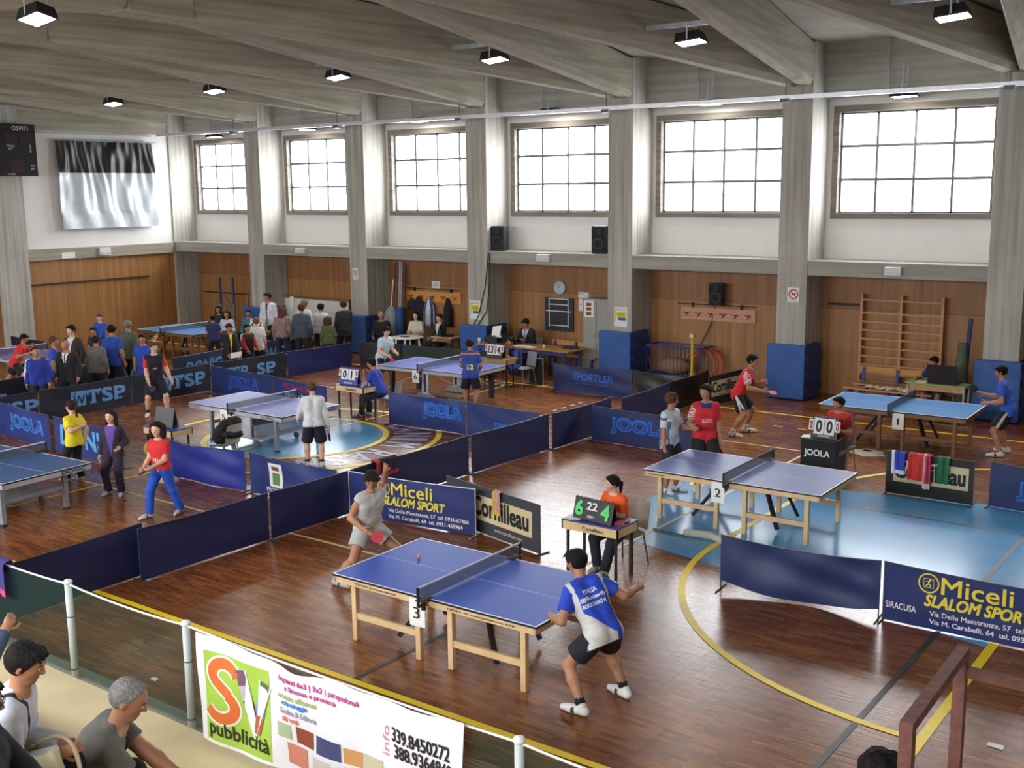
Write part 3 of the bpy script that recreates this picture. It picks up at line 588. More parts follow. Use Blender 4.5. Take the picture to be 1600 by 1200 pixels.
def number_sheet(label, digit, cx, cy, deg, s, ang=0):
    """paper taped to the table's near edge, s along the table"""
    c, q = math.cos(math.radians(deg)), math.sin(math.radians(deg)); ly = .7625+.006; w, h = .21, .30
    t = thing('number_sheet', label, 'paper sign', (cx+s*c+ly*q, cy+s*q-ly*c, .73-h), math.radians(deg), 'number sheets taped to the tables')
    obj('sheet', MB().grid(4, 4, lambda a, b: ((a-.5)*w, -.004-.012*math.sin(b*2.2)*(1-b), b*h)), whitem, t, True)
    m = MB(); letters(m, digit, (-.045 if digit != '1' else -.015, -.022, h*.30), (1, 0, 0), (0, 0, 1), .09 if digit != '1' else .03, h*.42); obj('digit', m, inkm, t)
    return t
T3 = (-2.2125, 8.816, .8); T2 = (-1.6956, 14.78, .97); T1 = (-1.437, 21.10, 1.6); T5 = (-11.912, 14.333, .3); T6 = (-12.079, 20.02, 2.0); T4 = (-11.71, 8.665, 3.6); T7 = (-23.4, 21.2, 0); T8 = (-23.07, 15.5, 0)
tt_table('blue table with beech legs carrying the sheet 3, nearest the banner', *T3, (52, 86, 182), 'wood', [('TECNO di competizione', 'near', -1.05, .6, .03), ('MOD. di competizione 610', 'near', .25, .85, .03)])
tt_table('blue table with beech legs standing on the light blue key area', *T2, (98, 112, 166), 'wood', [('di competizione', 'near', -1.3, .28, .028)])
tt_table('light blue table with brown legs before the wall bars', *T1, (78, 130, 184), 'brown')
tt_table('lilac blue table with grey steel legs on the blue centre circle', *T5, (116, 122, 186), 'steel', [('DONIC', 'near', -1.33, .34, .045), ('DONIC', 'near', .78, .36, .045), ('DONIC', 'end', .30, .38, .045)], (24, 24, 28))
tt_table('royal blue roller table with dark legs before the green screens', *T6, (76, 96, 178), 'roller')
tt_table('blue table with grey steel legs beside the girls at the left', *T4, (66, 94, 140), 'steel', [('DONIC', 'end', .22, .42, .055), ('DONIC', 'near', .85, .40, .05)], (24, 24, 28))
tt_table('blue table with brown legs in the far left corner of the hall', *T7, (70, 112, 172), 'brown')
tt_table('purple blue table at the far left edge behind the red player', *T8, (110, 104, 150), 'roller')
tt_net('grey net clamped on the table with the sheet 3', *T3, True)
tt_net('dark net clamped on the table over the light blue key area', *T2, False, False)
tt_net('dark net clamped on the light blue table before the wall bars', *T1, False, False)
tt_net('net clamped on the lilac table of the centre circle', *T5, True)
tt_net('white taped net clamped on the royal blue roller table', *T6, True)
tt_net('net clamped on the table beside the three girls', *T4, True)
tt_net('net clamped on the table in the far left corner', *T7, True)
tt_net('net clamped on the purple table at the far left edge', *T8, True)
number_sheet('white sheet with a 3 taped to the nearest table', '3', *T3, -.13); number_sheet('white sheet with a 2 taped to the table on the key area', '2', *T2, -.14)
number_sheet('white sheet with a 1 taped to the table before the wall bars', '1', *T1, .16); number_sheet('white sheet with a 5 taped to the lilac centre table', '5', *T5, -.28); number_sheet('white sheet with a 6 taped to the royal blue roller table', '6', *T6, -.16)
# ================================================================ BARRIERS
CY = (66, 130, 206); CYB = (42, 100, 200); YEL = (222, 206, 60)
def cyan(c): return M('print_%d_%d_%d' % c, c, .7, var=.05)
def barrier(label, A, B, rgb, prints=(), h=.70, sag=.02, wr=.012, seed=1, z0=.012, group='court barriers', ends=(1, 1), frame=None, rough=.55, under=0.0):
    """cloth panel on a wire stand; A, B = ground ends, seen from the front with A on the left"""
    A = Vector((A[0], A[1], 0)); B = Vector((B[0], B[1], 0)); L = (B-A).length; rz = math.atan2(B.y-A.y, B.x-A.x)
    t = thing('court_barrier', label, 'barrier', A, rz, group); rnd = random.Random(seed); ph = [rnd.uniform(0, 6.3) for _ in range(6)]
    def wrp(x, y):
        a = x/L; b = y/h; e = min(a, 1-a)*2
        return -wr*(math.sin(a*5+ph[0]+b*2.5)+.6*math.sin(a*11-b*4+ph[1])+.5*math.sin(a*3+b*7*(1+a)+ph[2]))*min(1, e*5)*.6
    def top(a): return h-sag*4*a*(1-a)
    def bot(a): return z0+under*(4*a*(1-a)-.0)*-1+under
    def P(a, b): x = a*L; y = bot(a)+(top(a)-bot(a))*b; return (x, wrp(x, y), y)
    cm = M('barrier_cloth_%d_%d_%d' % tuple(rgb), rgb, rough, var=.10, scale=2.5, bump=.25, bscale=5)
    c = obj('cloth', MB().grid(44, 12, P), cm, t, True)
    fm = frame or M('barrier_rod', (60, 62, 70), .45)
    obj('top_rod', MB().tube([(a*L, 0.004, top(a)) for a in np.linspace(0, 1, 9)], .008, 6), fm, t)
    for s, x in ((0, .008), (1, L-.008)):
        if ends[s]: obj('stand', MB().tube([(x, .006, h-.004), (x, .006, .012)], .009, 6).tube([(x, -.17, .010), (x, .17, .010)], .009, 6), fm, t)
    for pr in prints:
        m = MB(); kind, s, x, y, w, hh_, col = pr[:7]; opt = pr[7] if len(pr) > 7 else {}
        o = Vector((x, -.006, y)); ux = Vector((1, 0, 0)); uz = Vector((0, 0, 1)); un = Vector((0, -1, 0))
        if kind == 'text': letters(m, s, o, ux, uz, w, hh_, 0, opt.get('bold', .02), opt.get('shear', 0))
        elif kind == 'slab':
            letters(m, s, o, ux, uz, w, hh_, 0, .06); n = len(s)
            for k, ch in enumerate(s):
                cx = x+w*(k+.5)/n; q = w/n*.30
                if ch in 'TP': m.add([(cx-q*.8, -.006, y), (cx+q*.8, -.006, y), (cx+q*.8, -.006, y+hh_*.13), (cx-q*.8, -.006, y+hh_*.13)], [(0, 1, 2, 3)])
                if ch == 'T':
                    for sg in (-1, 1): a, b = sorted((cx+sg*q*1.5, cx+sg*q*1.05)); m.add([(a, -.006, y+hh_*.62), (b, -.006, y+hh_*.62), (b, -.006, y+hh_), (a, -.006, y+hh_)], [(0, 1, 2, 3)])
        elif kind == 'block': m.grid(12, 6, lambda a, b: o+ux*w*a+uz*hh_*b)
        elif kind == 'outline':   # hollow letters: a light letter with the cloth's colour inside
            letters(m, s, o, ux, uz, w, hh_, 0, .11)
        elif kind == 'ring':
            disc(m, o, ux, uz, w*.86, w, 0, 32)
        elif kind == 'runner':
            stroke(m, [(-.30, -.34), (-.05, -.12), (.0, .10), (.06, .30)], .13*1, o, ux*w, uz*w); stroke(m, [(.0, -.05), (.20, -.22), (.14, -.46)], .11, o, ux*w, uz*w); stroke(m, [(-.34, .22), (.04, .18), (.36, .42)], .08, o, ux*w, uz*w); disc(m, o+ux*w*.12+uz*w*.42, ux*w, uz*w, 0, .11, 0, 10)
            stroke(m, [(-.5, -.5), (-.56, .5), (.5, .56), (.56, -.5), (-.5, -.5)], .07, o, ux*w, uz*w)
        m.v = [(px, py+wrp(px, pz)-opt.get('up', 0), pz) for px, py, pz in m.v]
        obj({'block': 'print_panel', 'ring': 'emblem', 'runner': 'emblem'}.get(kind, 'lettering'), m, cyan(col), t)
    return t
def joola(x, w=1.2, y=.20, hh=.30, c=CYB, s='JOOLA'): return [('outline', s, x, y, w, hh, c), ('text', s, x+.012, y+.018, w-.03, hh-.045, tuple(int(q*.62) for q in c), dict(bold=.0, up=.003))]
NV = (27, 33, 78); NV2 = (30, 44, 92); DK = (24, 26, 44); RB = (34, 46, 140); BK = (24, 24, 26)
barrier('dark navy barrier of the long central row, nearest the green railing net', (-7.02, 5.75), (-7.12, 8.1), NV, seed=3)
barrier('dark navy barrier of the long central row starting at the yellow sideline', (-6.93, 7.9), (-6.89, 10.02), NV, seed=4)
barrier('dark navy barrier of the long central row behind the grey shirted boy', (-6.88, 10.05), (-6.87, 12.28), NV, seed=5)
barrier('dark navy barrier of the long central row carrying a red black jacket', (-6.87, 12.32), (-6.85, 14.54), NV, seed=6)
barrier('dark navy barrier of the long central row past the orange umpire', (-6.83, 14.6), (-6.75, 16.86), NV, seed=7)
barrier('dark navy barrier of the long central row meeting the JOOLA barrier', (-6.71, 16.92), (-6.64, 18.95), NV, seed=8)
barrier('dark navy barrier of the long central row beyond the cream floor gap', (-6.42, 19.0), (-6.5, 21.15), NV, seed=9)
barrier('black unprinted barrier at the far end of the central row', (-6.52, 21.2), (-6.57, 23.2), BK, seed=10, rough=.35)
barrier('navy barrier with JOOLA beside the boy in the white shirt', (-6.52, 18.02), (-4.26, 17.9), NV2, joola(.46, 1.35, .22, .30), seed=11)
barrier('blue barrier with yellow Miceli print behind the nearest table', (-6.82, 11.56), (-4.56, 11.84), (32, 46, 104), [('ring', '', .66, .52, .115, 0, YEL), ('runner', '', .66, .52, .10, 0, YEL), ('text', 'Miceli', .80, .43, .74, .19, YEL), ('text', 'SLALOM SPORT', .64, .27, 1.12, .13, YEL, dict(bold=.05, shear=.25)), ('text', 'SIRACUSA', .26, .20, .33, .07, (226, 226, 232)), ('text', 'Via Delle Maestranze, 57  tel. 0931-67466', .74, .155, 1.42, .065, (226, 226, 232)), ('text', 'Via M. Carabelli, 64  tel. 0931-465964', .74, .06, 1.32, .065, (226, 226, 232), dict(bold=.03))], seed=12, frame=M('rod_white', (206, 208, 210), .4))
barrier('dark grey Cornilleau board with a cream name panel and a hanging towel', (-5.4, 12.2), (-3.32, 11.68), (54, 58, 66), [('block', '', .62, .20, 1.36, .37, (206, 190, 150)), ('text', 'Cornilleau', .66, .28, 1.24, .27, (26, 26, 28), dict(bold=.05, up=.002)), ('text', 'www.cornilleau.com', 1.15, .10, .62, .055, (206, 190, 150))], wr=0, sag=0, seed=13, rough=.7)
barrier('plain navy barrier sagging loosely in front of the key area', (-.75, 11.9), (1.18, 12.04), (34, 48, 92), sag=.05, wr=.05, under=.10, z0=.02, seed=14, rough=.55)
barrier('navy barrier with yellow Miceli print at the right edge', (1.21, 12.05), (3.55, 12.08), (28, 42, 98), [('ring', '', .50, .54, .115, 0, YEL), ('runner', '', .50, .54, .10, 0, YEL), ('text', 'Miceli', .64, .44, .74, .19, YEL), ('text', 'SLALOM SPORT', .47, .28, 1.12, .13, YEL, dict(bold=.05, shear=.25)), ('text', 'SIRACUSA', .04, .17, .34, .075, (226, 226, 232)), ('text', 'Via Delle Maestranze, 57  tel. 0931-67466', .53, .165, 1.42, .065, (226, 226, 232)), ('text', 'Via M. Carabelli, 64  tel. 0931-465964', .53, .07, 1.32, .065, (226, 226, 232), dict(bold=.03))], seed=15, sag=.03)
barrier('short stretch of navy barrier at the right edge by the blue player', (1.04, 17.55), (3.3, 17.3), NV2, joola(.42, 1.3, .18, .28), seed=16)
barrier('black Cornilleau board hung with coloured towels', (-.52, 17.43), (.84, 17.42), (28, 28, 30), [('block', '', .12, .22, 1.16, .36, (200, 188, 150)), ('text', 'Cornilleau', .15, .29, 1.08, .26, (24, 24, 26), dict(bold=.05, up=.002))], wr=0, sag=0, seed=17, rough=.6)
barrier('navy barrier with SPORTLER print near the grey cabinet', (-10.23, 22.09), (-8.05, 22.2), (36, 48, 96), [('text', 'SPORTLER', .55, .33, 1.1, .17, CYB, dict(bold=.05, shear=.2)), ('text', 'sport equipment and service', .62, .23, .9, .05, CYB)], seed=18, sag=.06, wr=.03)
barrier('black Cornilleau board with a cream panel behind the leaning boy in red', (-6.10, 22.25), (-5.93, 23.65), (28, 28, 30), [('block', '', .12, .22, 1.2, .36, (190, 176, 130)), ('text', 'Cornilleau', .16, .31, 1.12, .24, (24, 24, 26), dict(bold=.05, up=.002)), ('text', 'www.cornilleau.com', .4, .24, .6, .04, (60, 54, 40), dict(up=.002))], wr=0, sag=0, seed=43, rough=.6)
barrier('shiny black barrier with grey smears beyond the SPORTLER barrier', (-8.03, 22.22), (-6.62, 22.34), BK, seed=19, sag=.06, wr=.03, rough=.3)
barrier('black speckled barrier behind the boy in the pale blue shirt', (-17.1, 22.38), (-15.69, 22.56), (36, 38, 40), seed=20, wr=.02)
barrier('dark green screen behind the royal blue roller table, left one', (-15.66, 22.58), (-14.1, 22.7), (22, 50, 44), seed=21)
barrier('dark green screen behind the royal blue roller table, right one', (-14.08, 22.7), (-12.55, 22.82), (22, 50, 44), seed=22)
barrier('dark green screen turned sideways beside the small umpire', (-11.45, 22.75), (-10.82, 22.5), (22, 44, 40), seed=23, frame=M('rod_white', (206, 208, 210), .4))
# the WTSP row and the screens behind it
LB = (92, 146, 200)
def tsp(x, full=True):
    r = [('slab', 'TSP', x+(.38 if full else 0), .22, 1.0, .30, LB)]
    if full: r = [('block', '', x, .20, .37, .34, LB), ('text', 'W', x+.06, .22, .28, .22, NV, dict(bold=.015, up=.003)), ('text', 'o', x+.06, .43, .07, .08, NV, dict(up=.002))]+r
    return r
barrier('navy barrier of the WTSP row at the left edge of the hall', (-17.5, 10.5), (-17.48, 12.78), DK, tsp(.9), seed=24)
barrier('navy barrier with WTSP print below the bald man', (-17.48, 12.82), (-17.47, 15.1), DK, tsp(.75), seed=25)
barrier('navy barrier with WTSP print behind the red sleeved boy', (-17.47, 15.14), (-17.46, 17.42), DK, tsp(.72), seed=26)
barrier('navy barrier with two TSP prints under the tracksuit youngsters', (-17.46, 17.5), (-17.32, 19.8), DK, [('slab', 'TSP', .35, .22, .7, .28, LB), ('slab', 'SP', 1.35, .22, .6, .28, LB)], seed=27)
barrier('plain royal blue barrier below the grey haired crowd at the whiteboard', (-17.3, 19.84), (-17.15, 22.1), (28, 32, 92), seed=28)
barrier('navy barrier with DONIC print behind the black and yellow tracksuit', (-19.0, 17.45), (-19.35, 19.7), (34, 46, 78), [('text', 'DONIC', .45, .18, 1.35, .32, LB, dict(bold=.05, shear=.2))], seed=29)
barrier('navy barrier with large blue letters at the feet of the board readers', (-19.38, 20.2), (-19.8, 22.7), (34, 46, 78), [('text', 'DONIC', .3, .12, 1.4, .34, LB, dict(bold=.05, shear=.2))], seed=30)
barrier('black barrier with blue bars behind the tracksuit man', (-19.5, 11.6), (-19.52, 13.9), (22, 26, 40), [('block', '', .4, .25, 1.2, .12, LB), ('block', '', .3, .08, .9, .10, LB)], seed=31)
barrier('dark barrier with blue bars half hidden by the standing spectators', (-19.85, 15.0), (-19.7, 17.3), (22, 26, 40), [('block', '', 1.5, .22, .5, .2, LB)], seed=32)
barrier('navy barrier with JOOLA behind the lilac centre table', (-17.15, 17.2), (-14.6, 16.93), (34, 50, 104), joola(.75, 1.25, .2, .32, (40, 84, 180)), seed=33)
barrier('navy barrier with red and white lettering right of the lilac table', (-14.57, 16.92), (-12.5, 16.62), (34, 48, 110), [('text', 'PC Service', .42, .48, 1.0, .13, (170, 36, 60), dict(bold=.03)), ('text', 'Michele Puma', .5, .28, 1.05, .12, (226, 228, 236)), ('text', 'assistenza tecnica', .4, .12, 1.2, .08, (150, 150, 70))], seed=34)
barrier('blue barrier with JOOLA at the left edge behind the near left table', (-17.0, 11.62), (-14.75, 11.4), (36, 54, 118), joola(.55, 1.45, .2, .32, (60, 120, 210)), seed=35, wr=.02)
barrier('blue barrier with DONIC behind the yellow shirted girl', (-14.6, 11.4), (-12.25, 11.3), (36, 54, 118), [('text', 'DONIC', .25, .20, 1.75, .36, (92, 164, 226), dict(bold=.06))], seed=36, wr=.02)
barrier('bright royal blue sagging cloth barrier beside the girl in red', (-11.45, 11.44), (-9.22, 11.56), RB, seed=37, sag=.06, wr=.045)
barrier('blue barrier with a white crest standing by the central row', (-9.08, 11.55), (-7.0, 11.49), (34, 50, 112), [('block', '', .50, .20, .32, .40, (222, 224, 220)), ('block', '', .575, .48, .17, .07, (126, 66, 50), dict(up=.004)), ('block', '', .575, .24, .17, .2, (92, 126, 76), dict(up=.004)), ('text', 'PROVINCIA', .40, .10, .56, .08, (222, 224, 226)), ('text', 'REGIONALE', .40, .02, .5, .06, (222, 224, 226))], seed=38, wr=.03, sag=.03)
barrier('blue folded JOOLA barrier below the number twelve player', (-10.94, 16.92), (-8.88, 16.97), (38, 54, 116), joola(.95, 1.0, .24, .32, (44, 108, 208)), seed=39, wr=.03)
barrier('blue barrier with SPORTLER running up to the central row', (-8.86, 16.98), (-6.92, 16.8), (38, 54, 112), [('text', 'SPORTLER', .75, .20, 1.0, .17, (48, 110, 210), dict(bold=.05, shear=.2))], seed=40, wr=.02)
barrier('dark navy barrier standing alone below the end wall pillar', (-27.05, 17.6), (-25.0, 17.45), (22, 26, 56), seed=41)
# ================================================================ RAILING, BANNER, TERRACE
cream = M('cream_terrace', (214, 198, 158), 0.75, var=.08, scale=2, bump=.08); plankm = woodgrain('yellow_planks', (206, 152, 62), (226, 176, 84), (2, 14, 4), 0.6); yelm = M('yellow_tread', (214, 182, 60), 0.6, bump=.4, bscale=60)
mb = MB(); mb.box(-29, 8.6, -1.6, 5.12, 0, .55); struct('terrace_walkway', mb, cream, 'cream walkway below the spectators')
mb = MB(); mb.box(-29, 8.6, 5.10, 5.20, .50, .60); struct('trim_7', mb, M('grey_kerb', (108, 110, 100), .7), 'grey kerb along the walkway')
for k, (y1, zt) in enumerate(((3.98, .94), (3.1, 1.36), (2.2, 1.78), (1.3, 2.2), (.4, 2.6))):
    mb = MB(); mb.box(-29, 2.6, -1.6, y1, zt-.40, zt-.03, 0); mb.box(-29, 2.6, y1-.88, y1, zt-.03, zt, 1); struct('terrace_step', mb, [cream, plankm], 'plank topped spectator step')
mb = MB(); mb.box(-3.3, -1.3, 4.0, 4.34, .551, .556); struct('trim_8', mb, yelm, 'yellow ribbed strip on the walkway')
post_m = M('painted_post', (186, 198, 196), .45, var=.06); netfence = clear('green_net', (36, 70, 52), 0.66, .9); rope_m = M('white_rope', (222, 224, 222), .8)
FX = [-7.17, -5.5, -3.83, -2.16, 1.17, 2.83]
for k, x in enumerate(FX):
    p = thing('railing_post', ['pale railing post outside the left edge', 'pale railing post at the left edge', 'pale round railing post before the white jacket man', 'pale round railing post beside the printed banner', 'pale railing post right of the banner at the lower edge', 'pale railing post near the rusty handrail'][k], 'railing post', (x, 5.06, .55), 0, 'railing posts of the terrace')
    obj('tube', MB().tube([(0, 0, .05), (0, 0, .93)], .032, 12), post_m, p, True); obj('cap', MB().ball((0, 0, .945), .042, 0, 8, (1, 1, .7)), M('post_cap', (226, 228, 222), .4), p, True)
    obj('wire_tie', MB().lathe((0, 0, .12), [(.035, 0), (.036, .004), (.035, .008)], 12).lathe((0, 0, .62), [(.035, 0), (.036, .004), (.035, .008)], 12), blackm, p)
for k in range(len(FX)-1):
    a, b = FX[k], FX[k+1]; q = [(a+(b-a)*t, 5.06, 1.478-.025*4*t*(1-t)) for t in np.linspace(0, 1, 9)]
    tag(obj('rope', MB().tube(q, .009, 6), rope_m), ['white top rope of the railing, beyond the left edge', 'white top rope of the railing, first span from the left edge', 'white top rope of the railing, span left of the banner', 'white top rope of the railing, span along the banner', 'white top rope of the railing, span right of the banner'][k], 'rope', 'top ropes of the railing')
    n = obj('safety_net', MB().grid(8, 3, lambda s, t, a=a, b=b: (a+(b-a)*s, 5.075, .60+(.87-.025*4*s*(1-s))*t)), netfence)
    tag(n, ['green see-through net beyond the left edge', 'green see-through net in the first span from the left edge', 'green see-through net in the span left of the banner', 'green see-through net behind the banner', 'green see-through net right of the banner'][k], 'net', 'green nets of the railing')
bn = thing('advertising_banner', 'white printed banner with a green square hung on the railing', 'banner', (-1.94, 5.0, .605), 0)
BWd, BH = 2.70, .90
def bw(x, y): return .014*math.sin(x*5+y*3)+.010*math.sin(x*11-y*6)
def btop(x): a = x/BWd; return BH-.10*math.exp(-((a-.42)/.06)**2)*.3-.03*4*a*(1-a)
def BP(a, b): x = a*BWd; y = btop(x)*b; return (x, -bw(x, y), y)
obj('sheet', MB().grid(60, 14, BP), M('banner_white', (232, 232, 238), .5, var=.03, bump=.15, bscale=6), bn, True)
def bpart(name, fn, rgb, up=.004):
    m = MB(); fn(m); m.v = [(.08+(x-.08)*1.12, y-bw(.08+(x-.08)*1.12, z)-up, z) for x, y, z in m.v]; return obj(name, m, M('ink_%d_%d_%d' % rgb, rgb, .55, var=.05), bn)
X_, Z_ = (1, 0, 0), (0, 0, 1)
def rect(x, y, w, h): return lambda m: m.grid(8, 8, lambda a, b: (x+a*w, 0, y+b*h))
def txt(s, x, y, w, h, **k): return lambda m: letters(m, s, (x, 0, y), X_, Z_, w, h, 0, k.get('bold', .02))
bpart('green_square', rect(.08, .03, .66, .74), (164, 200, 74), .003)
Sc = [(.29+.13*math.cos(t), .60+.10*math.sin(t)) for t in np.linspace(.2, 4.2, 14)]+[(.33, .46)]+[(.24+.15*math.cos(t), .355+.11*math.sin(t)) for t in np.linspace(.9, -2.6, 14)]
bpart('letter_outline', lambda m: stroke(m, Sc, .125, (0, 0, 0), X_, Z_), (236, 236, 236), .006); bpart('letter', lambda m: stroke(m, Sc, .09, (0, 0, 0), X_, Z_), (220, 112, 48), .008)
Vc = [(.45, .70), (.58, .22), (.70, .66)]
bpart('letter_outline', lambda m: stroke(m, Vc, .13, (0, 0, 0), X_, Z_), (236, 236, 236), .006)
for i, c in enumerate(((120, 84, 110), (188, 180, 190), (66, 60, 66), (206, 196, 176), (178, 96, 70), (120, 150, 196), (96, 104, 84))):
    P0, P1 = ((.45, .70), (.58, .22)) if i < 4 else ((.58, .22), (.70, .66)); k, n = (i, 4) if i < 4 else (i-4, 3)
    a = [P0[q]+(P1[q]-P0[q])*k/n for q in (0, 1)]; b = [P0[q]+(P1[q]-P0[q])*(k+1)/n for q in (0, 1)]; bpart('photo_tile', lambda m, a=a, b=b: stroke(m, [a, b], .095, (0, 0, 0), X_, Z_), c, .009)
bpart('lettering', txt('pubblicità', .12, .055, .60, .15, bold=.03), (40, 48, 30), .006)
for s, x, y, w, h, c in (('Impianti 6x3 | 3x2 | parapedonali', .86, .735, .72, .055, (196, 60, 140)), ('a Siracusa e provincia', .92, .675, .46, .05, (196, 60, 140)), ('servizio affissioni', .84, .615, .36, .045, (176, 192, 110)), ('volantinaggio', .88, .555, .24, .05, (40, 140, 214)), ('Grafica & Editoria', .86, .495, .34, .045, (160, 158, 176)), ('siti web', .88, .435, .15, .045, (222, 122, 70)), ('339.8450272', 1.86, .60, .46, .10, (40, 36, 44)), ('388.9364840', 1.88, .48, .46, .10, (40, 36, 44))):
    bpart('lettering', txt(s, x, y, w, h, bold=.035), c, .005)
bpart('lettering', lambda m: letters(m, 'info', (1.83, 0, .47), (0, 0, 1), (-1, 0, 0), .22, .06), (206, 120, 160), .005)
for x, y, w, h, c in ((.82, .22, .13, .12, (170, 190, 150)), (1.0, .22, .17, .13, (142, 70, 50)), (1.20, .21, .22, .14, (70, 72, 120)), (1.44, .215, .15, .12, (206, 150, 90)), (1.60, .215, .17, .12, (196, 190, 160)), (1.44, .06, .30, .12, (110, 104, 120)), (.90, .02, .20, .17, (206, 130, 110)), (1.16, .05, .16, .12, (206, 196, 190)), (1.78, .14, .18, .10, (110, 140, 190)), (2.02, .14, .12, .08, (206, 160, 130))):
    bpart('printed_photo', rect(x, y+.07, w, h), c, .005)
# rusty handrail at the right
rust = M('rusty_steel', (104, 64, 56), .7, var=.3, scale=12, bump=.3); pltf = M('grey_concrete_step', (150, 146, 138), .9)
hr_ = thing('stair_handrail', 'rusty square tube handrail at the right edge of the terrace', 'handrail', (3.67, 4.63, .55))
obj('post', MB().box(-.03, .03, -.03, .03, 0, 1.95), rust, hr_); obj('post', MB().box(-.05, .01, .94, 1.0, 0, 1.95), rust, hr_)
obj('top_rail', MB().bar((0, -.03, 1.96), (-.02, 1.0, 1.96), .06, .05), rust, hr_); obj('cross_rail', MB().bar((0, .97, 1.86), (1.9, .97, 1.86), .05, .05), rust, hr_); obj('lower_rail', MB().bar((0, 0, 1.15), (-.02, .97, 1.15), .045, .045), rust, hr_)
# ================================================================ LAMPS AND PIPES UNDER THE ROOF
lampglow = M('lamp_glass', (255, 244, 226), .3, emit=14.0, var=.02); alum = M('aluminium', (150, 156, 162), .45, .3)
def floodlight(label, x, y, z, hung, tilt=0.0, flat=.78):
    t = thing('floodlight', label, 'floodlight', (x, y, z), 0, 'floodlights under the roof'); R = Vector((0, 0, -1)).rotation_difference(Vector((.9*tilt, -1.6*tilt, -1))).to_matrix().to_4x4()
    m = MB(); b0, b1 = (.27, .17), (.23, .14)
    vs = [(sx*b0[0], sy*b0[1], 0) for sx, sy in ((-1, -1), (1, -1), (1, 1), (-1, 1))]+[(sx*b0[0], sy*b0[1], .05*flat) for sx, sy in ((-1, -1), (1, -1), (1, 1), (-1, 1))]+[(sx*b1[0]-.03, sy*b1[1], .24*flat) for sx, sy in ((-1, -1), (1, -1), (1, 1), (-1, 1))]
    m.add([R @ Vector(v) for v in vs], [(4, 5, 9, 8), (5, 6, 10, 9), (6, 7, 11, 10), (7, 4, 8, 11), (8, 9, 10, 11), (0, 1, 5, 4), (1, 2, 6, 5), (2, 3, 7, 6), (3, 0, 4, 7)])
    obj('housing', m, blackm, t)
    g_ = MB(); g_.add([R @ Vector(v) for v in ((-.25, -.15, .004), (.25, -.15, .004), (.25, .15, .004), (-.25, .15, .004))], [(3, 2, 1, 0)]); obj('lens', g_, lampglow, t)
    k = MB(); k.bar((0, -.18, .05), (0, -.18, .30), .03, .006); k.bar((0, .18, .05), (0, .18, .30), .03, .006); k.bar((0, -.18, .30), (0, .18, .30), .03, .006)
    if hung: k.bar((-.04, 0, .30), (-.04, 0, hung), .022, .022); k.bar((.06, 0, .30), (.06, 0, hung), .022, .022)
    obj('bracket', k, alum, t)
    l = bpy.data.lights.new('flood', 'AREA'); l.shape = 'RECTANGLE'; l.size = .48; l.size_y = .28; l.energy = 26; l.color = (1.0, .95, .86); lo = bpy.data.objects.new('flood', l); COL.objects.link(lo); lo.parent = t; lo.location = R @ Vector((0, 0, -.012)); lo.rotation_euler = R.to_euler()
    return t
NM = ['leftmost of the black floodlights along the mid roof row', 'second black floodlight from the left in the mid roof row', 'third black floodlight from the left in the mid roof row', 'fourth black floodlight from the left in the mid roof row', 'fifth black floodlight from the left in the mid roof row', 'rightmost black floodlight of the mid roof row, near the corner']
for i, (u, v) in enumerate(((177, 160), (335, 140), (528, 118), (773, 90), (1080, 62), (1490, 22))):
    p = g(u, v, (7.5, 7.55, 7.62, 7.62, 7.62, 7.62)[i]); floodlight(NM[i], p[0], p[1], p[2]-.06, 0, .10)
    pb = PC[i+1 if p[0] > PC[i+1]-2.4 else i]; k = min(range(8), key=lambda j: abs(PC[j]-p[0])); dx = 4.6407/2*(YF-p[1])/12.1-.1
    tag(obj('lamp_bar', MB().box(PC[k]-dx, PC[k]+dx, p[1]-.03, p[1]+.03, p[2]+.24, p[2]+.33), alum), NM[i].replace('black floodlight', 'grey bar above the floodlight').replace('leftmost of the grey bar above the floodlights along', 'grey bar carrying the leftmost floodlight of'), 'bar', 'grey bars carrying the floodlights')
p = g(57, 22, 7.5); floodlight('single black floodlight at the top left on the near roof slope', p[0], p[1], 7.42, .45, .15)
WN = ['pale lamp hung before the first window from the left', 'pale lamp hung before the second window from the left', 'pale lamp hung before the third window from the left', 'pale lamp hung before the fourth window from the left', 'pale lamp hung before the fifth window from the left', 'pale lamp hung before the rightmost window']
for i, (u, v) in enumerate(((335, 212), (480, 200), (655, 187), (862, 173), (1110, 160), (1413, 147))):
    p = wy(u, v, 24.75); floodlight(WN[i], p[0], 24.75, p[2]-.06, .75, .02, .5)
    tag(obj('hanging_rod', MB().box(p[0]-.43, p[0]-.40, 24.9, 24.93, p[2]+.1, 8.1).box(p[0]-.42, p[0]+.0, 24.88, 24.93, p[2]+.09, p[2]+.11), alum), WN[i].replace('pale lamp hung', 'thin rod hung beside the lamp'), 'rod', 'thin rods by the window lamps')
m = MB(); m.box(-27.6, 8.4, 23.66, 23.78, 6.80, 6.89)
struct('trim_9', m, M('pale_tray', (214, 218, 224), .3, .35), 'long pale cable tray running under the beam ends')
m = MB()
for i in range(8): m.box(PC[i]-.1, PC[i]+.1, 23.62, 23.82, 6.74, 6.82); m.box(PC[i]-.01, PC[i]+.01, 23.71, 23.73, 6.88, 7.2)
struct('trim_10', m, M('tray_bracket', (90, 94, 98), .5), 'small brackets of the cable tray')
m = MB(); m.box(-27.96, -27.92, 3, 23.7, 6.80, 6.85); struct('trim_11', m, alum, 'thin pipe along the top of the end wall')
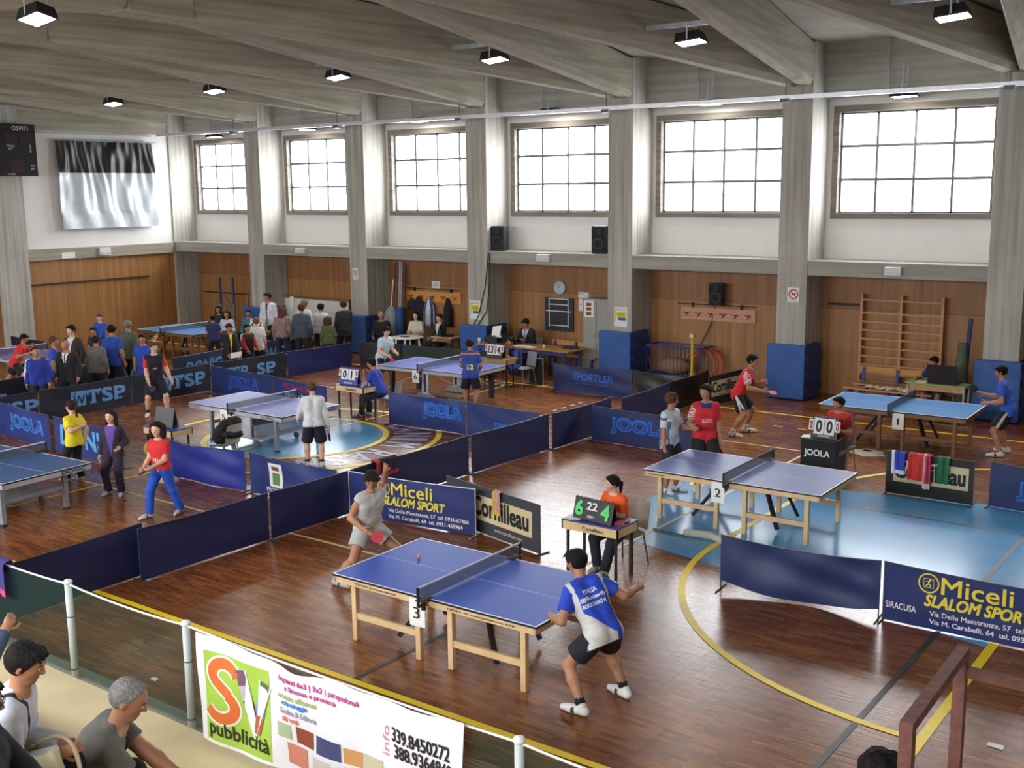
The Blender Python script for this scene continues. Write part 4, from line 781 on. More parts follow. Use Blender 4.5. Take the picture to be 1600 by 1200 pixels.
# ================================================================ END WALL: scoreboard, curtain
sb = thing('wall_scoreboard', 'black electric scoreboard high on the end wall', 'scoreboard', (-27.55, 17.2, 5.47)); boardm = M('scoreboard_black', (22, 14, 18), .7, spec=.3); pale = M('scoreboard_print', (190, 196, 200), .6)
obj('case', MB().box(-.10, .12, -.85, 1.97, 0, 1.55), boardm, sb, bevel=.01)
m = MB(); letters(m, 'LOCALI', (.123, -.2, 1.36), (0, 1, 0), (0, 0, 1), .72, .12); letters(m, 'OSPITI', (.123, 1.22, 1.36), (0, 1, 0), (0, 0, 1), .52, .12); letters(m, 'FALLI', (.123, 1.02, .86), (0, 1, 0), (0, 0, 1), .24, .07); letters(m, 'SET', (.123, 1.06, .78), (0, 1, 0), (0, 0, 1), .15, .06); letters(m, 'SET', (.123, 1.76, .28), (0, 1, 0), (0, 0, 1), .12, .06); letters(m, 'PT', (.123, 1.76, .17), (0, 1, 0), (0, 0, 1), .10, .06); letters(m, 'FAVERO', (.123, .98, .03), (0, 1, 0), (0, 0, 1), .26, .05); letters(m, 'SERVIZIO', (.123, 1.80, .70), (0, 0, 1), (0, -1, 0), .26, .05)
obj('lettering', m, pale, sb)
for y, z0_, z1_ in ((.95, .95, 1.28), (1.45, .95, 1.28), (1.1, .12, .5)): m = MB().box(.12, .124, y, y+.4, z0_, z1_); obj('display', m, M('display_red_off', (40, 10, 14), .8), sb)
cu = thing('window_curtain', 'wrinkled plastic curtain, black above and silver grey below, on the end wall', 'curtain', (-27.86, 20.05, 3.8)); CH = 2.78
def cw(a, b): return .03*math.sin(a*71+3*math.sin(b*5+a*9))*b+.045*math.sin(a*26+2*math.sin(b*4))*(.35+.65*math.sin(b*math.pi*.75+.35))+.035*math.sin(a*57+b*5)*b+.03*math.sin(a*11-b*6)
obj('silver_film', MB().grid(110, 40, lambda a, b: (cw(a, b*.64)+.07, a*3.62+(.05 if b < .3 else 0), b*CH*.64)), M('silver_film', (196, 204, 212), .30, .0, var=.05, spec=.8, bump=.2, bscale=9), cu, True)
obj('black_film', MB().grid(110, 24, lambda a, b: (cw(a, .64+b*.36)*.8+.075, a*3.60, CH*(.64+.36*b))), M('black_film', (16, 16, 18), .42, spec=.4, bump=.2, bscale=9), cu, True)
obj('curtain_rod', MB().box(-.14, .09, .1, .13, CH, CH+.04).box(-.14, .09, 3.45, 3.48, CH, CH+.04).tube([(.08, -.1, CH+.02), (.08, 3.7, CH+.02)], .02, 6), alum, cu)
m = MB(); m.box(-28.0, -27.955, 18.95, 23.3, 2.07, 2.11); struct('trim_12', m, M('dark_strip', (40, 30, 24), .6), 'thin dark strip along the end wall panelling')
# ================================================================ THINGS ON THE FAR WALL
def quad_on(name, label, cat, u0, v0, u1, v1, y, mats, depth=.02, group=None, d=0.0):
    a = wy(u0, v0, y); b = wy(u1, v1, y); x0, x1 = a[0], b[0]; z1, z0 = a[2], b[2]
    t = thing(name, label, cat, (x0, y-d-.004, z0), 0, group); return t, x1-x0, z1-z0
signm = M('sign_white', (226, 226, 224), .6, var=.02); redm = M('sign_red', (176, 34, 40), .6)
for lab, q in (('round no smoking sign on the third pillar from the left', (551, 419, 560, 437)), ('round no smoking sign on the pillar left of the wall bars', (1231.5, 449, 1249, 473))):
    t, w, h = quad_on('no_smoking_sign', lab, 'sign', *q, YF, None, group='no smoking signs'); obj('plate', MB().box(0, w, -.012, 0, 0, h), signm, t)
    m = MB(); c = (w/2, -.015, h*.56); r = w*.42; disc(m, c, X_, Z_, r*.78, r); stroke(m, [(-.62, .62), (.62, -.62)], .2, c, (r, 0, 0), (0, 0, r)); obj('ring', m, redm, t)
    m = MB(); stroke(m, [(-.5, -.12), (.45, .12)], .2, (c[0], -.014, c[2]), (r, 0, 0), (0, 0, r)); stroke(m, [(.2, .2), (.4, .5)], .08, (c[0], -.014, c[2]), (r, 0, 0), (0, 0, r)); letters(m, 'VIETATO FUMARE', (w*.1, -.014, h*.04), X_, Z_, w*.8, h*.07); obj('symbol', m, inkm, t)
yellowp = M('poster_yellow', (222, 206, 40), .6); bluep = M('poster_blue', (70, 90, 170), .6)
for lab, q in (('white and yellow tournament poster on the pillar by the coats', (734, 469, 751, 500)), ('white and yellow tournament poster on the pillar by the grey cabinet', (960, 479, 980, 511))):
    t, w, h = quad_on('poster', lab, 'poster', *q, YF, None, group='tournament posters'); obj('sheet', MB().box(0, w, -.006, 0, 0, h), signm, t)
    obj('print_panel', MB().box(w*.18, w*.9, -.008, -.006, h*.46, h*.76).box(w*.06, w*.16, -.008, -.006, h*.25, h*.9), yellowp, t); obj('print_panel', MB().box(w*.3, w*.9, -.009, -.006, h*.32, h*.46), bluep, t)
    m = MB(); letters(m, 'TENNIS TAVOLO', (w*.12, -.009, h*.84), X_, Z_, w*.76, h*.06); letters(m, 'TROFEO', (w*.22, -.0095, h*.56), X_, Z_, w*.6, h*.12); obj('lettering', m, inkm, t)
for i, q in enumerate(((464, 388, 478, 396), (840, 397, 860, 409), (1384, 417, 1409, 431))):
    t, w, h = quad_on('emergency_lamp', ['grey emergency lamp box on the ledge, leftmost', 'grey emergency lamp box on the ledge above the wall clock', 'grey emergency lamp box on the ledge above the wall bars'][i], 'lamp', *q, YF, None, group='emergency lamps on the ledge'); obj('case', MB().box(0, w, -.09, .02, 0, h), M('lamp_case', (206, 208, 210), .5), t, bevel=.01); obj('diffuser', MB().box(w*.08, w*.92, -.1, -.09, h*.15, h*.5), M('lamp_diffuser', (190, 196, 200), .3), t)
a = wx(155, 399, -27.92); b = wx(171, 389, -27.92); t = thing('emergency_lamp', 'grey emergency lamp box on the end wall ledge', 'lamp', (-27.92, a[1], a[2]), 0, 'emergency lamps on the ledge'); obj('case', MB().box(0, .08, 0, b[1]-a[1], 0, b[2]-a[2]+.06), M('lamp_case', (206, 208, 210), .5), t); obj('diffuser', MB().box(.08, .09, .03, b[1]-a[1]-.03, .03, .1), M('lamp_diffuser', (190, 196, 200), .3), t)
a = wx(97, 404, -27.92); b = wx(117, 396, -27.92); t = thing('wall_plate', 'faded white plate on the end wall ledge', 'plate', (-27.92, a[1], a[2])); obj('plate', MB().box(0, .01, 0, b[1]-a[1], 0, b[2]-a[2]+.05), signm, t)
def speaker(label, x, y, z, w, d, h, rz=0.0, up=False):
    t = thing('loudspeaker', label, 'loudspeaker', (x, y, z), rz, 'black loudspeakers'); sm = M('speaker_black', (34, 38, 46), .6, bump=.1); gm = M('speaker_grille', (26, 28, 32), .8, bump=.5, bscale=120)
    obj('cabinet', MB().prism([(-w/2, 0), (w/2, 0), (w*.38, d), (-w*.38, d)], h, (0, -d/2, 0), X_, (0, 1, 0), Z_), sm, t, bevel=.02)
    obj('grille', MB().box(-w*.44, w*.44, -d/2-.015, -d/2, h*.06, h*.94), gm, t, bevel=.01); m = MB(); disc(m, (0, -d/2-.018, h*.36), X_, Z_, w*.30, w*.36); disc(m, (0, -d/2-.018, h*.78), X_, Z_, w*.12, w*.16); obj('driver', m, blackm, t); return t
p = wy(775, 390, 24.72); speaker('black loudspeaker standing on the ledge, left one', p[0]+.14, 24.75, 3.23, .42, .36, .68, .1)
p = wy(941, 396, 24.72); speaker('black loudspeaker standing on the ledge against the pillar, right one', p[0]-.05, 24.75, 3.23, .40, .36, .72, .1)
p = wy(1120, 477, 25.2); speaker('black loudspeaker fixed on the panelling above the coat hooks', p[0], 25.2, p[2], .36, .32, .56, .2)
p = wy(1112, 505, 25.36); q = wy(1084, 560, 25.36); tag(obj('speaker_cable', MB().tube([(p[0]+.1, 25.38, p[2]+.65), (p[0], 25.35, p[2]), (q[0], 25.34, q[2])], .012, 5), blackm), 'dark cable hanging from the wall loudspeaker', 'cable')
a, b = wy(762, 395, 24.36), wy(737, 512, 24.36)
tag(obj('speaker_cable', MB().tube([(a[0], 24.38, a[2]), (a[0]-.1, 24.36, a[2]-.9), (b[0]+.25, 24.36, b[2]+.35), (b[0], 24.36, b[2])], .014, 5).tube([(a[0]+.05, 24.38, a[2]), (a[0]+.06, 24.36, a[2]-.8), (b[0]+.55, 24.36, b[2]+.5), (b[0]+.15, 24.36, b[2])], .014, 5), blackm), 'loose dark cables hanging down the pillar by the coats', 'cable')
hook = M('hook_metal', (90, 80, 70), .5)
def coat_rail(label, q, rgb, n):
    a, b = wy(q[0], q[1], YB), wy(q[2], q[3], YB); t = thing('coat_rail', label, 'coat rail', (a[0], YB, b[2]-.02), 0, 'coat rails on the panelling'); w = b[0]-a[0]; h = .32
    obj('board', MB().box(0, w, -.05, 0, 0, h), M('rail_%d' % rgb[0], rgb, .5, stretch=(.5, 6, 6)), t); obj('top_rod', MB().tube([(-.1, -.06, h+.08), (w, -.06, h+.08)], .012, 6).box(.3, .34, -.07, 0, h, h+.12).box(w-.4, w-.36, -.07, 0, h, h+.12), blackm, t)
    for k in range(n): x = w*(k+.5)/n; obj('hook', MB().tube([(x-.07, -.16, .20), (x, -.09, .16), (x+.07, -.16, .20)], .012, 6).tube([(x, -.05, .18), (x, -.1, .12), (x, -.16, .10)], .012, 6), hook, t)
    return t, a, w
coat_rail('orange wooden coat rail hung with jackets', (637, 458, 722, 474), (206, 140, 70), 5); coat_rail('empty pinkish wooden coat rail under the wall loudspeaker', (1066, 485, 1181, 504), (196, 140, 112), 6)
def coat(name, label, cat, u0, v0, u1, v1, rgb, rgb2=None, y=25.27):
    a, b = wy(u0, v0, y), wy(u1, v1, y); w, h = b[0]-a[0], a[2]-b[2]; t = thing(name, label, cat, (a[0], y, b[2]), 0, 'clothes on the coat rail')
    def F(s, k): z = k; ww = (.30+.70*min(1, (1-z)*2.2)); return lambda: None
    m = MB(); n = 20
    vs = []; rows = 10
    for j in range(rows+1):
        f = j/rows; ww = w/2*(.28+.72*min(1, (1-f)*2.6)); dp = .10*(.35+.65*min(1, (1-f)*2))
        for k in range(n): th = 2*math.pi*k/n; fo = 1+.10*math.sin(th*6+f*3); vs.append((w/2+ww*math.cos(th)*fo, dp*math.sin(th)*fo-.0, h*f))
    fs = [(j*n+k, j*n+(k+1) % n, (j+1)*n+(k+1) % n, (j+1)*n+k) for j in range(rows) for k in range(n)]+[tuple(range(n))[::-1], tuple(range(rows*n, rows*n+n))]
    m.add(vs, fs); m.m = [1 if rgb2 and (k % n) in (12, 13, 17, 18) and k < rows*n else 0 for k in range(len(fs))]
    obj('cloth', m, [cloth_m(rgb), cloth_m(rgb2 or rgb)], t, True); return t
coat('hanging_jacket', 'dark navy jacket hanging on the coat rail', 'jacket', 645, 463, 664, 505, (28, 30, 40)); coat('hanging_jacket', 'blue and white sports jacket hanging on the coat rail', 'jacket', 662, 464, 679, 510, (206, 206, 216), (52, 60, 130)); coat('hanging_jacket', 'long black garment hanging at the right of the coat rail', 'jacket', 693, 466, 706, 511, (24, 25, 30)); coat('hanging_bag', 'small dark backpack hanging at the left of the coat rail', 'bag', 637, 466, 650, 483, (36, 38, 44))
def paper_on(label, u0, v0, u1, v1, y, lines):
    t, w, h = quad_on('notice', label, 'notice', u0, v0, u1, v1, y, None, group='paper notices on the far wall'); obj('sheet', MB().box(0, w, -.008, 0, 0, h), signm, t); m = MB()
    for s, fx, fz, fw_, fh in lines: letters(m, s, (w*fx, -.011, h*fz), X_, Z_, w*fw_, h*fh)
    obj('lettering', m, inkm, t); return t, w, h
paper_on('white paper notice above the coat rail', 675, 439, 687.5, 450.5, YB, [('AREA', .2, .6, .6, .16), ('RISERVATA', .15, .3, .7, .16)])
paper_on('white notice with small pictures beside the blackboard, upper', 904, 456, 920, 466, YB, [('AVVISO', .1, .6, .5, .2), ('ORARI', .55, .2, .35, .2)]); paper_on('white notice beside the blackboard, lower', 904.5, 467, 911, 486, YB, [('INFO', .2, .5, .6, .1)])
c = wy(875.5, 449.5, YB); t = thing('wall_clock', 'round pale wall clock on the panelling above the blackboard', 'clock', (c[0], YB, c[2]))
obj('case', MB().lathe((0, 0, 0), [(.2, 0), (.2, .05), (.18, .06)], 28, 0, Matrix.Rotation(math.pi/2, 3, 'X')), M('clock_rim', (150, 160, 168), .4), t, True); obj('dial', MB().lathe((0, -.062, 0), [(.165, 0), (.165, .003)], 28, 0, Matrix.Rotation(math.pi/2, 3, 'X')), M('clock_dial', (176, 196, 206), .4), t)
obj('hand', MB().bar((0, -.07, 0), (.08, -.07, .04), .02, .004), blackm, t); obj('hand', MB().bar((0, -.073, 0), (-.02, -.073, .12), .015, .004), blackm, t)
t, w, h = quad_on('tactics_board', 'dark tactics board with white court lines on the panelling', 'board', 852, 464, 897, 519, YB, None); obj('panel', MB().box(0, w, -.03, 0, 0, h), M('board_dark', (38, 42, 48), .6), t)
m = MB()
for x in (.16, .82): m.box(w*x-.012, w*x+.012, -.034, -.03, h*.12, h*.98)
for z, a, b in ((.60, .05, .92), (.80, .16, .82), (.17, .16, .82), (.97, .16, .82)): m.box(w*a, w*b, -.034, -.03, h*z-.012, h*z+.012)
obj('court_lines', m, signm, t)
a, b = wy(911, 466, 24.75), wy(953, 595, 24.75); cz = 2.0; t = thing('metal_cabinet', 'tall grey metal cabinet beside the pillar with the poster', 'cabinet', (a[0], 24.75, 0)); w = b[0]-a[0]; cabm = M('cabinet_grey', (150, 152, 146), .5, var=.05); H_ = a[2]
obj('carcass', MB().box(0, w, .02, .6, 0, H_), cabm, t, bevel=.01)
for k in (0, 1): d = obj('door', MB().box(w*k/2+.01, w*(k+1)/2-.01, -.005, .02, .05, H_-.05), cabm, t, bevel=.005); obj('handle', MB().box(w/2+(-.07 if k == 0 else .05), w/2+(-.05 if k == 0 else .07), -.03, -.005, H_*.5, H_*.5+.12), alum, d)
t2, w2, h2 = quad_on('chart_poster', 'white chart with brown pictures stuck on the grey cabinet', 'poster', 912.5, 469, 928, 496, 24.74, None); obj('sheet', MB().box(0, w2, -.006, 0, 0, h2), signm, t2)
for k in range(3): obj('picture', MB().box(w2*.25, w2*.75, -.008, -.006, h2*(.12+.27*k), h2*(.32+.27*k)), M('chart_brown', (120, 66, 36), .6), t2)
# wall bars, benches
a, b = wy(1347, 460, 25.2), wy(1474, 465, 25.2); wb = thing('wall_bars', 'wooden wall bars with two bays of rungs on the panelling', 'wall bars', (a[0], 25.2, 0)); w = b[0]-a[0]; zt = a[2]; ladm = M('ladder_wood', (182, 126, 76), .45, stretch=(1, 1, 1))
for x in (0, w/2, w): obj('upright', MB().box(x-.03, x+.03, 0, .18, .12, zt), ladm, wb)
for bay in (0, 1):
    for k in range(13): z = zt-.12-(0 if k == 0 else .30+.2*(k-1)); (obj('rung', MB().box(w*bay/2+.03, w*(bay+1)/2-.03, .0, .035, z-.02, z+.02), ladm, wb) if z > .25 else None)
benchm = M('bench_wood', (190, 136, 74), .45, stretch=(.4, 5, 5)); blueleg = M('bench_blue_leg', (52, 70, 150), .5)
def bench(label, x0, x1, y, h, back, group='wooden benches'):
    t = thing('gym_bench', label, 'bench', (x0, y, 0), 0, group); w = x1-x0
    obj('seat', MB().box(0, w, -.17, .17, h-.04, h), benchm, t, bevel=.006)
    if back: obj('backrest', MB().box(0, w, .17, .20, h+.22, h+.36), benchm, t, bevel=.006)
    for x in (.12, w/2, w-.12): obj('leg', MB().box(x-.03, x+.03, -.16, -.11, 0, h-.04).box(x-.03, x+.03, .11, .165, 0, h-.04 if not back else h+.34).box(x-.025, x+.025, -.12, .12, h-.10, h-.04), blueleg, t)
    return t
a, b = wy(1338, 573, 24.75), wy(1455, 590, 24.75); bench('long backed bench below the wall bars', a[0], b[0]+.1, 24.78, .46, True); bench('low bench with papers before the wall bars', a[0]-.05, a[0]+1.9, 24.2, .45, False)
bench('wooden bench behind the secretary table', -12.2, -10.6, 24.75, .46, True)
for i, (u, v, s) in enumerate(((1368, 595, 0), (1405, 601, 1))): p = wy(u, v, 24.2); tag(obj('crumpled_paper', MB().grid(10, 8, lambda a, b, p=p, i=i: (p[0]-.25+a*.5, 24.08+b*.26, .455+.06*abs(math.sin(a*9+i)*math.sin(b*7+a*4)))), whitem, None, True), ['crumpled white papers on the low bench, left', 'crumpled white papers on the low bench, right'][i], 'paper')
# pillar mats
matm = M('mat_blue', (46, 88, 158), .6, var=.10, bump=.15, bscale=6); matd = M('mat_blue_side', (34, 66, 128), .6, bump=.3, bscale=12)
for i, lab in ((1, 'blue padded mat round the pillar beside the whiteboard, left'), (2, 'blue padded mat round the pillar beside the seated bald man'), (3, 'blue padded mat round the pillar behind the secretary table'), (4, 'blue padded mat round the pillar beside the grey cabinet'), (5, 'blue padded mat round the pillar left of the wall bars'), (6, 'blue padded mat round the pillar behind the blue player')):
    x = PX[i]; t = thing('pillar_mat', lab, 'padded mat', (x, YF, 0), 0, 'blue mats round the pillars'); zt = 1.28 if i > 3 else 1.15
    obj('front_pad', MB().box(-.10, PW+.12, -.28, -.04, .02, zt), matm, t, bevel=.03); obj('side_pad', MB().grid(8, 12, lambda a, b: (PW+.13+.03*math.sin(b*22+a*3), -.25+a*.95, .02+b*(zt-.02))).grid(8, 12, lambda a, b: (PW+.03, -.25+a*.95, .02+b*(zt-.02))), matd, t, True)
# whiteboard, poles, posts, trolley, hoops
a, b = wy(428, 464, 25.2), wy(544, 472, 25.2); t = thing('whiteboard', 'wide white results board with a brown frame behind the crowd', 'whiteboard', (a[0], 25.22, .55)); w = b[0]-a[0]; h = b[2]-.55
obj('surface', MB().box(0, w, 0, .03, 0, h), M('whiteboard_white', (216, 216, 208), .5, var=.03), t); obj('frame', MB().box(-.05, w+.05, -.02, .04, h, h+.07).box(-.05, w+.05, -.02, .04, -.06, 0).box(-.05, 0, -.02, .04, 0, h).box(w, w+.05, -.02, .04, 0, h), darkwood, t)
tag(obj('paper_strip', MB().box(a[0]+w*.23, a[0]+w*.28, 25.185, 25.198, b[2]-.35, b[2]+.05), whitem), 'small white paper strip clipped on the whiteboard frame', 'paper')
pole_b = M('post_blue', (48, 52, 110), .45); pole_g = M('post_grey', (110, 116, 118), .45)
for i, (u, v) in enumerate(((343, 433), (363, 433), (386, 460))):
    p = wy(u, v, 24.6); t = thing('net_post', ['blue and grey volleyball post standing by the corner, left', 'blue and grey volleyball post standing by the corner, right', 'short grey volleyball post beside the pillar'][i], 'volleyball post', (p[0], 24.6, 0), 0, 'volleyball posts'); H_ = p[2]
    obj('tube', MB().tube([(0, 0, .08), (0, 0, H_*.55)], .055, 8), pole_g, t); obj('upper_tube', MB().tube([(0, 0, H_*.55), (0, 0, H_)], .045, 8), pole_b if i < 2 else pole_g, t); obj('foot', MB().box(-.3, .3, -.25, .25, 0, .08), pole_g, t)
    if i == 1: obj('strut', MB().bar((0, 0, .9), (-.55, 0, H_*.72), .05, .05), pole_g, t)
polem = M('pole_red_brown', (112, 70, 56), .5); polew = M('pole_pale', (176, 172, 170), .5)
for i, (u0, u1, v0, rr, mm) in enumerate(((605, 606, 411, .035, polem), (609, 611, 411, .04, polem), (613, 616, 409, .035, polew), (616, 619, 410, .03, polew), (620, 624, 412, .035, polem))):
    a = wy(u0+6, v0, 25.1); b = wy(u1+3, 530, 24.8); tag(obj('leaning_pole', MB().tube([(b[0], 24.85, .02), (a[0], 25.28, a[2])], rr, 8), mm), ['red brown pole in the corner bundle, leftmost', 'red brown pole in the corner bundle, second', 'pale pole in the corner bundle, third', 'pale pole in the corner bundle, fourth', 'red brown pole in the corner bundle, rightmost'][i], 'pole', 'poles leaning in the corner')
p = wy(621, 481, 24.7); tag(obj('rolled_mat', MB().tube([(p[0], 24.75, .02), (p[0], 24.8, p[2])], .13, 14), matm, None, True), 'upright blue rolled mat beside the bundle of poles', 'rolled mat'); p = wy(606, 476, 24.6)
t = thing('ball_bag', 'tall striped grey ball bag hanging by the poles', 'bag', (p[0], 24.75, p[2]-1.35)); obj('sack', MB().lathe((0, 0, 0), [(.10, 0), (.24, .15), (.27, .6), (.22, 1.1), (.06, 1.3)], 16), M('bag_stripes', (150, 154, 152), .7, stretch=(14, 14, .1), var=.5, scale=1), t, True); obj('cord', MB().tube([(0, 0, 1.3), (.02, .1, 2.1)], .015, 6), whitem, t)
cgm = M('cage_blue', (44, 52, 110), .5); a = wy(1012, 545, 24.6); t = thing('ball_trolley', 'blue wire ball trolley against the panelling', 'trolley', (a[0], 24.55, .0)); w = 1.55
m = MB()
for x in np.linspace(0, w, 15): m.bar((x, 0, .2), (x, 0, .95), .012, .012); m.bar((x, .6, .2), (x, .6, .95), .012, .012)
obj('bars', m, cgm, t); m = MB()
for z in (.2, .95):
    for y in (0, .6): m.bar((0, y, z), (w, y, z), .04, .04)
    for x in (0, w): m.bar((x, 0, z), (x, .6, z), .04, .04)
obj('frame', m, cgm, t); obj('base', MB().box(0, w, 0, .6, .14, .2), cgm, t)
for x in (.1, w-.1):
    for y in (.06, .54): obj('wheel', MB().ball((x, y, .07), .07, 0, 8), blackm, t)
tag(obj('canvas_heap', MB().ball((a[0]+.62, 24.85, .42), .22, 0, 10, (2.1, 1, 1)), M('canvas_brown', (150, 112, 84), .8, bump=.6, bscale=8), None, True), 'brown canvas heap inside the ball trolley', 'canvas')
p = wy(1082, 525, 24.2); ylw = M('stand_yellow', (214, 186, 30), .5); t = thing('tripod_stand', 'bright yellow tripod stand before the ball trolley', 'stand', (p[0], 24.2, 0)); obj('column', MB().tube([(0, 0, .22), (0, 0, p[2])], .035, 8), ylw, t); obj('clamp', MB().box(-.05, .05, -.05, .05, p[2]-.04, p[2]+.05), M('clamp_pale', (206, 196, 150), .5), t)
for k in range(3): an = k*2.09+.5; obj('leg', MB().bar((0, 0, .4), (.35*math.cos(an), .35*math.sin(an), .02), .04, .04), ylw, t)
for i, (u, col) in enumerate(((1092, (206, 110, 40)), (1097, (176, 50, 40)), (1101, (206, 120, 50)), (1105, (166, 46, 40)))):
    p = wy(u, 572, 25.0); tag(obj('gym_hoop', MB().tube([(p[0]+.42*math.cos(q), 25.0+.04*i+.18*math.sin(q)*.6, .44+.42*math.sin(q)) for q in np.linspace(0, 2*math.pi, 25)], .018, 6), M('hoop_%d' % col[0], col, .4), None, True), ['orange hoop leaning on the panelling, leftmost', 'red hoop leaning on the panelling, second', 'orange hoop leaning on the panelling, third', 'dark red hoop leaning on the panelling, rightmost'][i], 'hoop', 'hoops leaning on the panelling')
p = wy(1514, 500, 24.6); t = thing('net_pole', 'blue pole with a bundled green net by the right pillar', 'pole', (p[0]-.05, 24.6, 0)); obj('pole', MB().tube([(0, 0, .05), (.02, .3, p[2])], .05, 8), pole_b, t); obj('net_bundle', MB().lathe((-.05, .0, .05), [(.22, 0), (.19, .5), (.13, 1.0), (.09, 1.5)], 14), M('net_green_grey', (92, 100, 84), .9, var=.4, scale=30, bump=.8, bscale=60), t, True); obj('foot', MB().box(-.2, .2, -.2, .2, 0, .05), blackm, t)
m = MB(); a = wy(1294, 474, YB); b = wy(1344, 476, YB); m.box(a[0], b[0], YB-.02, YB, a[2]-.03, a[2]+.03); a = wy(318, 455, YB); b = wy(390, 457, YB); m.box(a[0], b[0], YB-.02, YB, a[2]-.02, a[2]+.02); struct('trim_13', m, M('dark_strip', (40, 30, 24), .6), 'thin dark strips on the panelling')
# ================================================================ FURNITURE
plas = M('chair_plastic', (170, 168, 156), .5); plasg = M('chair_plastic_grey', (150, 152, 156), .5)
def chair(label, x, y, face, mat=None, group='plastic chairs'):
    t = thing('plastic_chair', label, 'chair', (x, y, 0), math.radians(face-90), group); pm = mat or plas
    obj('seat', MB().grid(6, 6, lambda a, b: (-.21+.42*a, -.2+.42*b, .45-.02*math.sin(a*math.pi)*math.sin(b*math.pi))).grid(6, 6, lambda a, b: (-.21+.42*a, -.2+.42*b, .435-.02*math.sin(a*math.pi)*math.sin(b*math.pi))), pm, t, True)
    obj('backrest', MB().grid(6, 6, lambda a, b: (-.2+.4*a, -.2-.07*b-.05*math.sin(a*math.pi), .47+.36*b)).grid(6, 6, lambda a, b: (-.2+.4*a, -.215-.07*b-.05*math.sin(a*math.pi), .47+.36*b)), pm, t, True)
    for sx in (-1, 1):
        for sy, yy in ((-1, -.2), (1, .18)): obj('leg', MB().tube([(sx*.17, yy*.8, .44), (sx*.21, yy*1.15, .0)], .011, 6), alum if pm is not plas else hook, t)
    return t
dtop = M('desk_top_blue', (52, 60, 130), .4)
def score_desk(label, x0, x1, y0, y1, h=.74, name='Cornilleau', top=None, ap=None, rz=0.0):
    t = thing('umpire_desk', label, 'desk', ((x0+x1)/2, (y0+y1)/2, 0), rz, 'umpire desks'); a, b = (x1-x0)/2, (y1-y0)/2
    obj('top', MB().box(-a, a, -b, b, h-.02, h), top or dtop, t, bevel=.003); q = obj('apron', MB().box(-a, a, -b, -b+.02, h-.13, h-.02).box(-a, a, b-.02, b, h-.13, h-.02).box(-a, -a+.02, -b, b, h-.13, h-.02).box(a-.02, a, -b, b, h-.13, h-.02), ap or beech, t)
    for sx in (-1, 1):
        for sy in (-1, 1): obj('leg', MB().box(sx*(a-.06)-.015, sx*(a-.06)+.015, sy*(b-.06)-.015, sy*(b-.06)+.015, 0, h-.12), blackm, t)
    if name: m = MB(); letters(m, name, (-a*.25, -b-.003, h-.10), X_, Z_, a*.75, .05, 0, .03); obj('lettering', m, inkm, q)
    return t
def flip_score(label, x, y, z, rz, w, h, body_rgb, cards, ink, paper=(232, 232, 230), name=None, rings=True, group='flip scoreboards'):
    """A-frame score flipper; cards = [(text, x-fraction, z-fraction, w, h, rgb)]"""
    t = thing('score_flipper', label, 'scoreboard', (x, y, z), rz, group); bm = M('flip_%d_%d_%d' % body_rgb, body_rgb, .5); d = .22*h+.08
    tl = math.atan2(d*.5, h); P = lambda a, b, o=0.0: Vector((a*w-w/2, -d/2+b*d/2-o, b*h))
    obj('front_panel', MB().add([P(0, 0), P(1, 0), P(1, 1), P(0, 1), P(0, 0)+Vector((0, .012, 0)), P(1, 0)+Vector((0, .012, 0)), P(1, 1)+Vector((0, .012, 0)), P(0, 1)+Vector((0, .012, 0))], [(0, 1, 2, 3), (7, 6, 5, 4), (0, 4, 5, 1), (3, 2, 6, 7), (0, 3, 7, 4), (1, 5, 6, 2)]), bm, t)
    obj('back_panel', MB().add([(-w/2, d/2, 0), (w/2, d/2, 0), (w/2, .004, h), (-w/2, .004, h)], [(1, 0, 3, 2)]), bm, t)
    if rings: m = MB(); [m.tube([(w*(k/9-.5)*.9, .02*math.cos(q)-.0, h+.012*math.sin(q)) for q in np.linspace(0, 6.28, 7)], .004, 4) for k in range(10)]; obj('binding_rings', m, blackm, t)
    for s, cx, cz, cw, ch, pr, ir in cards:
        uz = (P(0, 1)-P(0, 0))/h
        if pr: o = P(cx, cz, .006); cd_ = obj('number_card', MB().add([o, o+Vector((cw*w, 0, 0)), o+Vector((cw*w, 0, 0))+uz*ch*h, o+uz*ch*h], [(0, 1, 2, 3)]), M('card_%d_%d_%d' % pr, pr, .7, var=.02), t)
        else: cd_ = t
        m = MB(); f = .7 if pr else 1.0; ln = (.16 if s == '1' else .52) if len(s) == 1 else .7; o = P(cx+cw*(1-ln if pr else 0)/2, cz+ch*(1-f)/2, .010); letters(m, s, o, X_, uz, cw*w*(ln if pr else 1), ch*h*f, 0, .05); obj('digit', m, M('digit_%d_%d_%d' % ir, ir, .6), cd_)
    if name: m = MB(); uz = (P(0, 1)-P(0, 0))/h; letters(m, name, P(.28, .06, .008), X_, uz, w*.48, h*.09, 0, .03); obj('lettering', m, signm, t)
    return t
score_desk('small blue topped umpire desk before the girl in orange', -2.68, -1.84, 11.25, 11.76); chair('beige plastic chair under the girl in orange', -2.17, 12.0, -95)
GR = (84, 206, 110); BKc = (24, 26, 26)
flip_score('black score flipper showing green 6 and 4 on the umpire desk', -2.28, 11.42, .742, -.10, .62, .27, (26, 28, 28), [('6', .06, .18, .18, .66, None, GR), ('22', .34, .50, .26, .34, None, (226, 226, 214)), ('4', .72, .18, .20, .66, None, GR), ('SET', .38, .14, .2, .1, None, (226, 226, 214))], None)
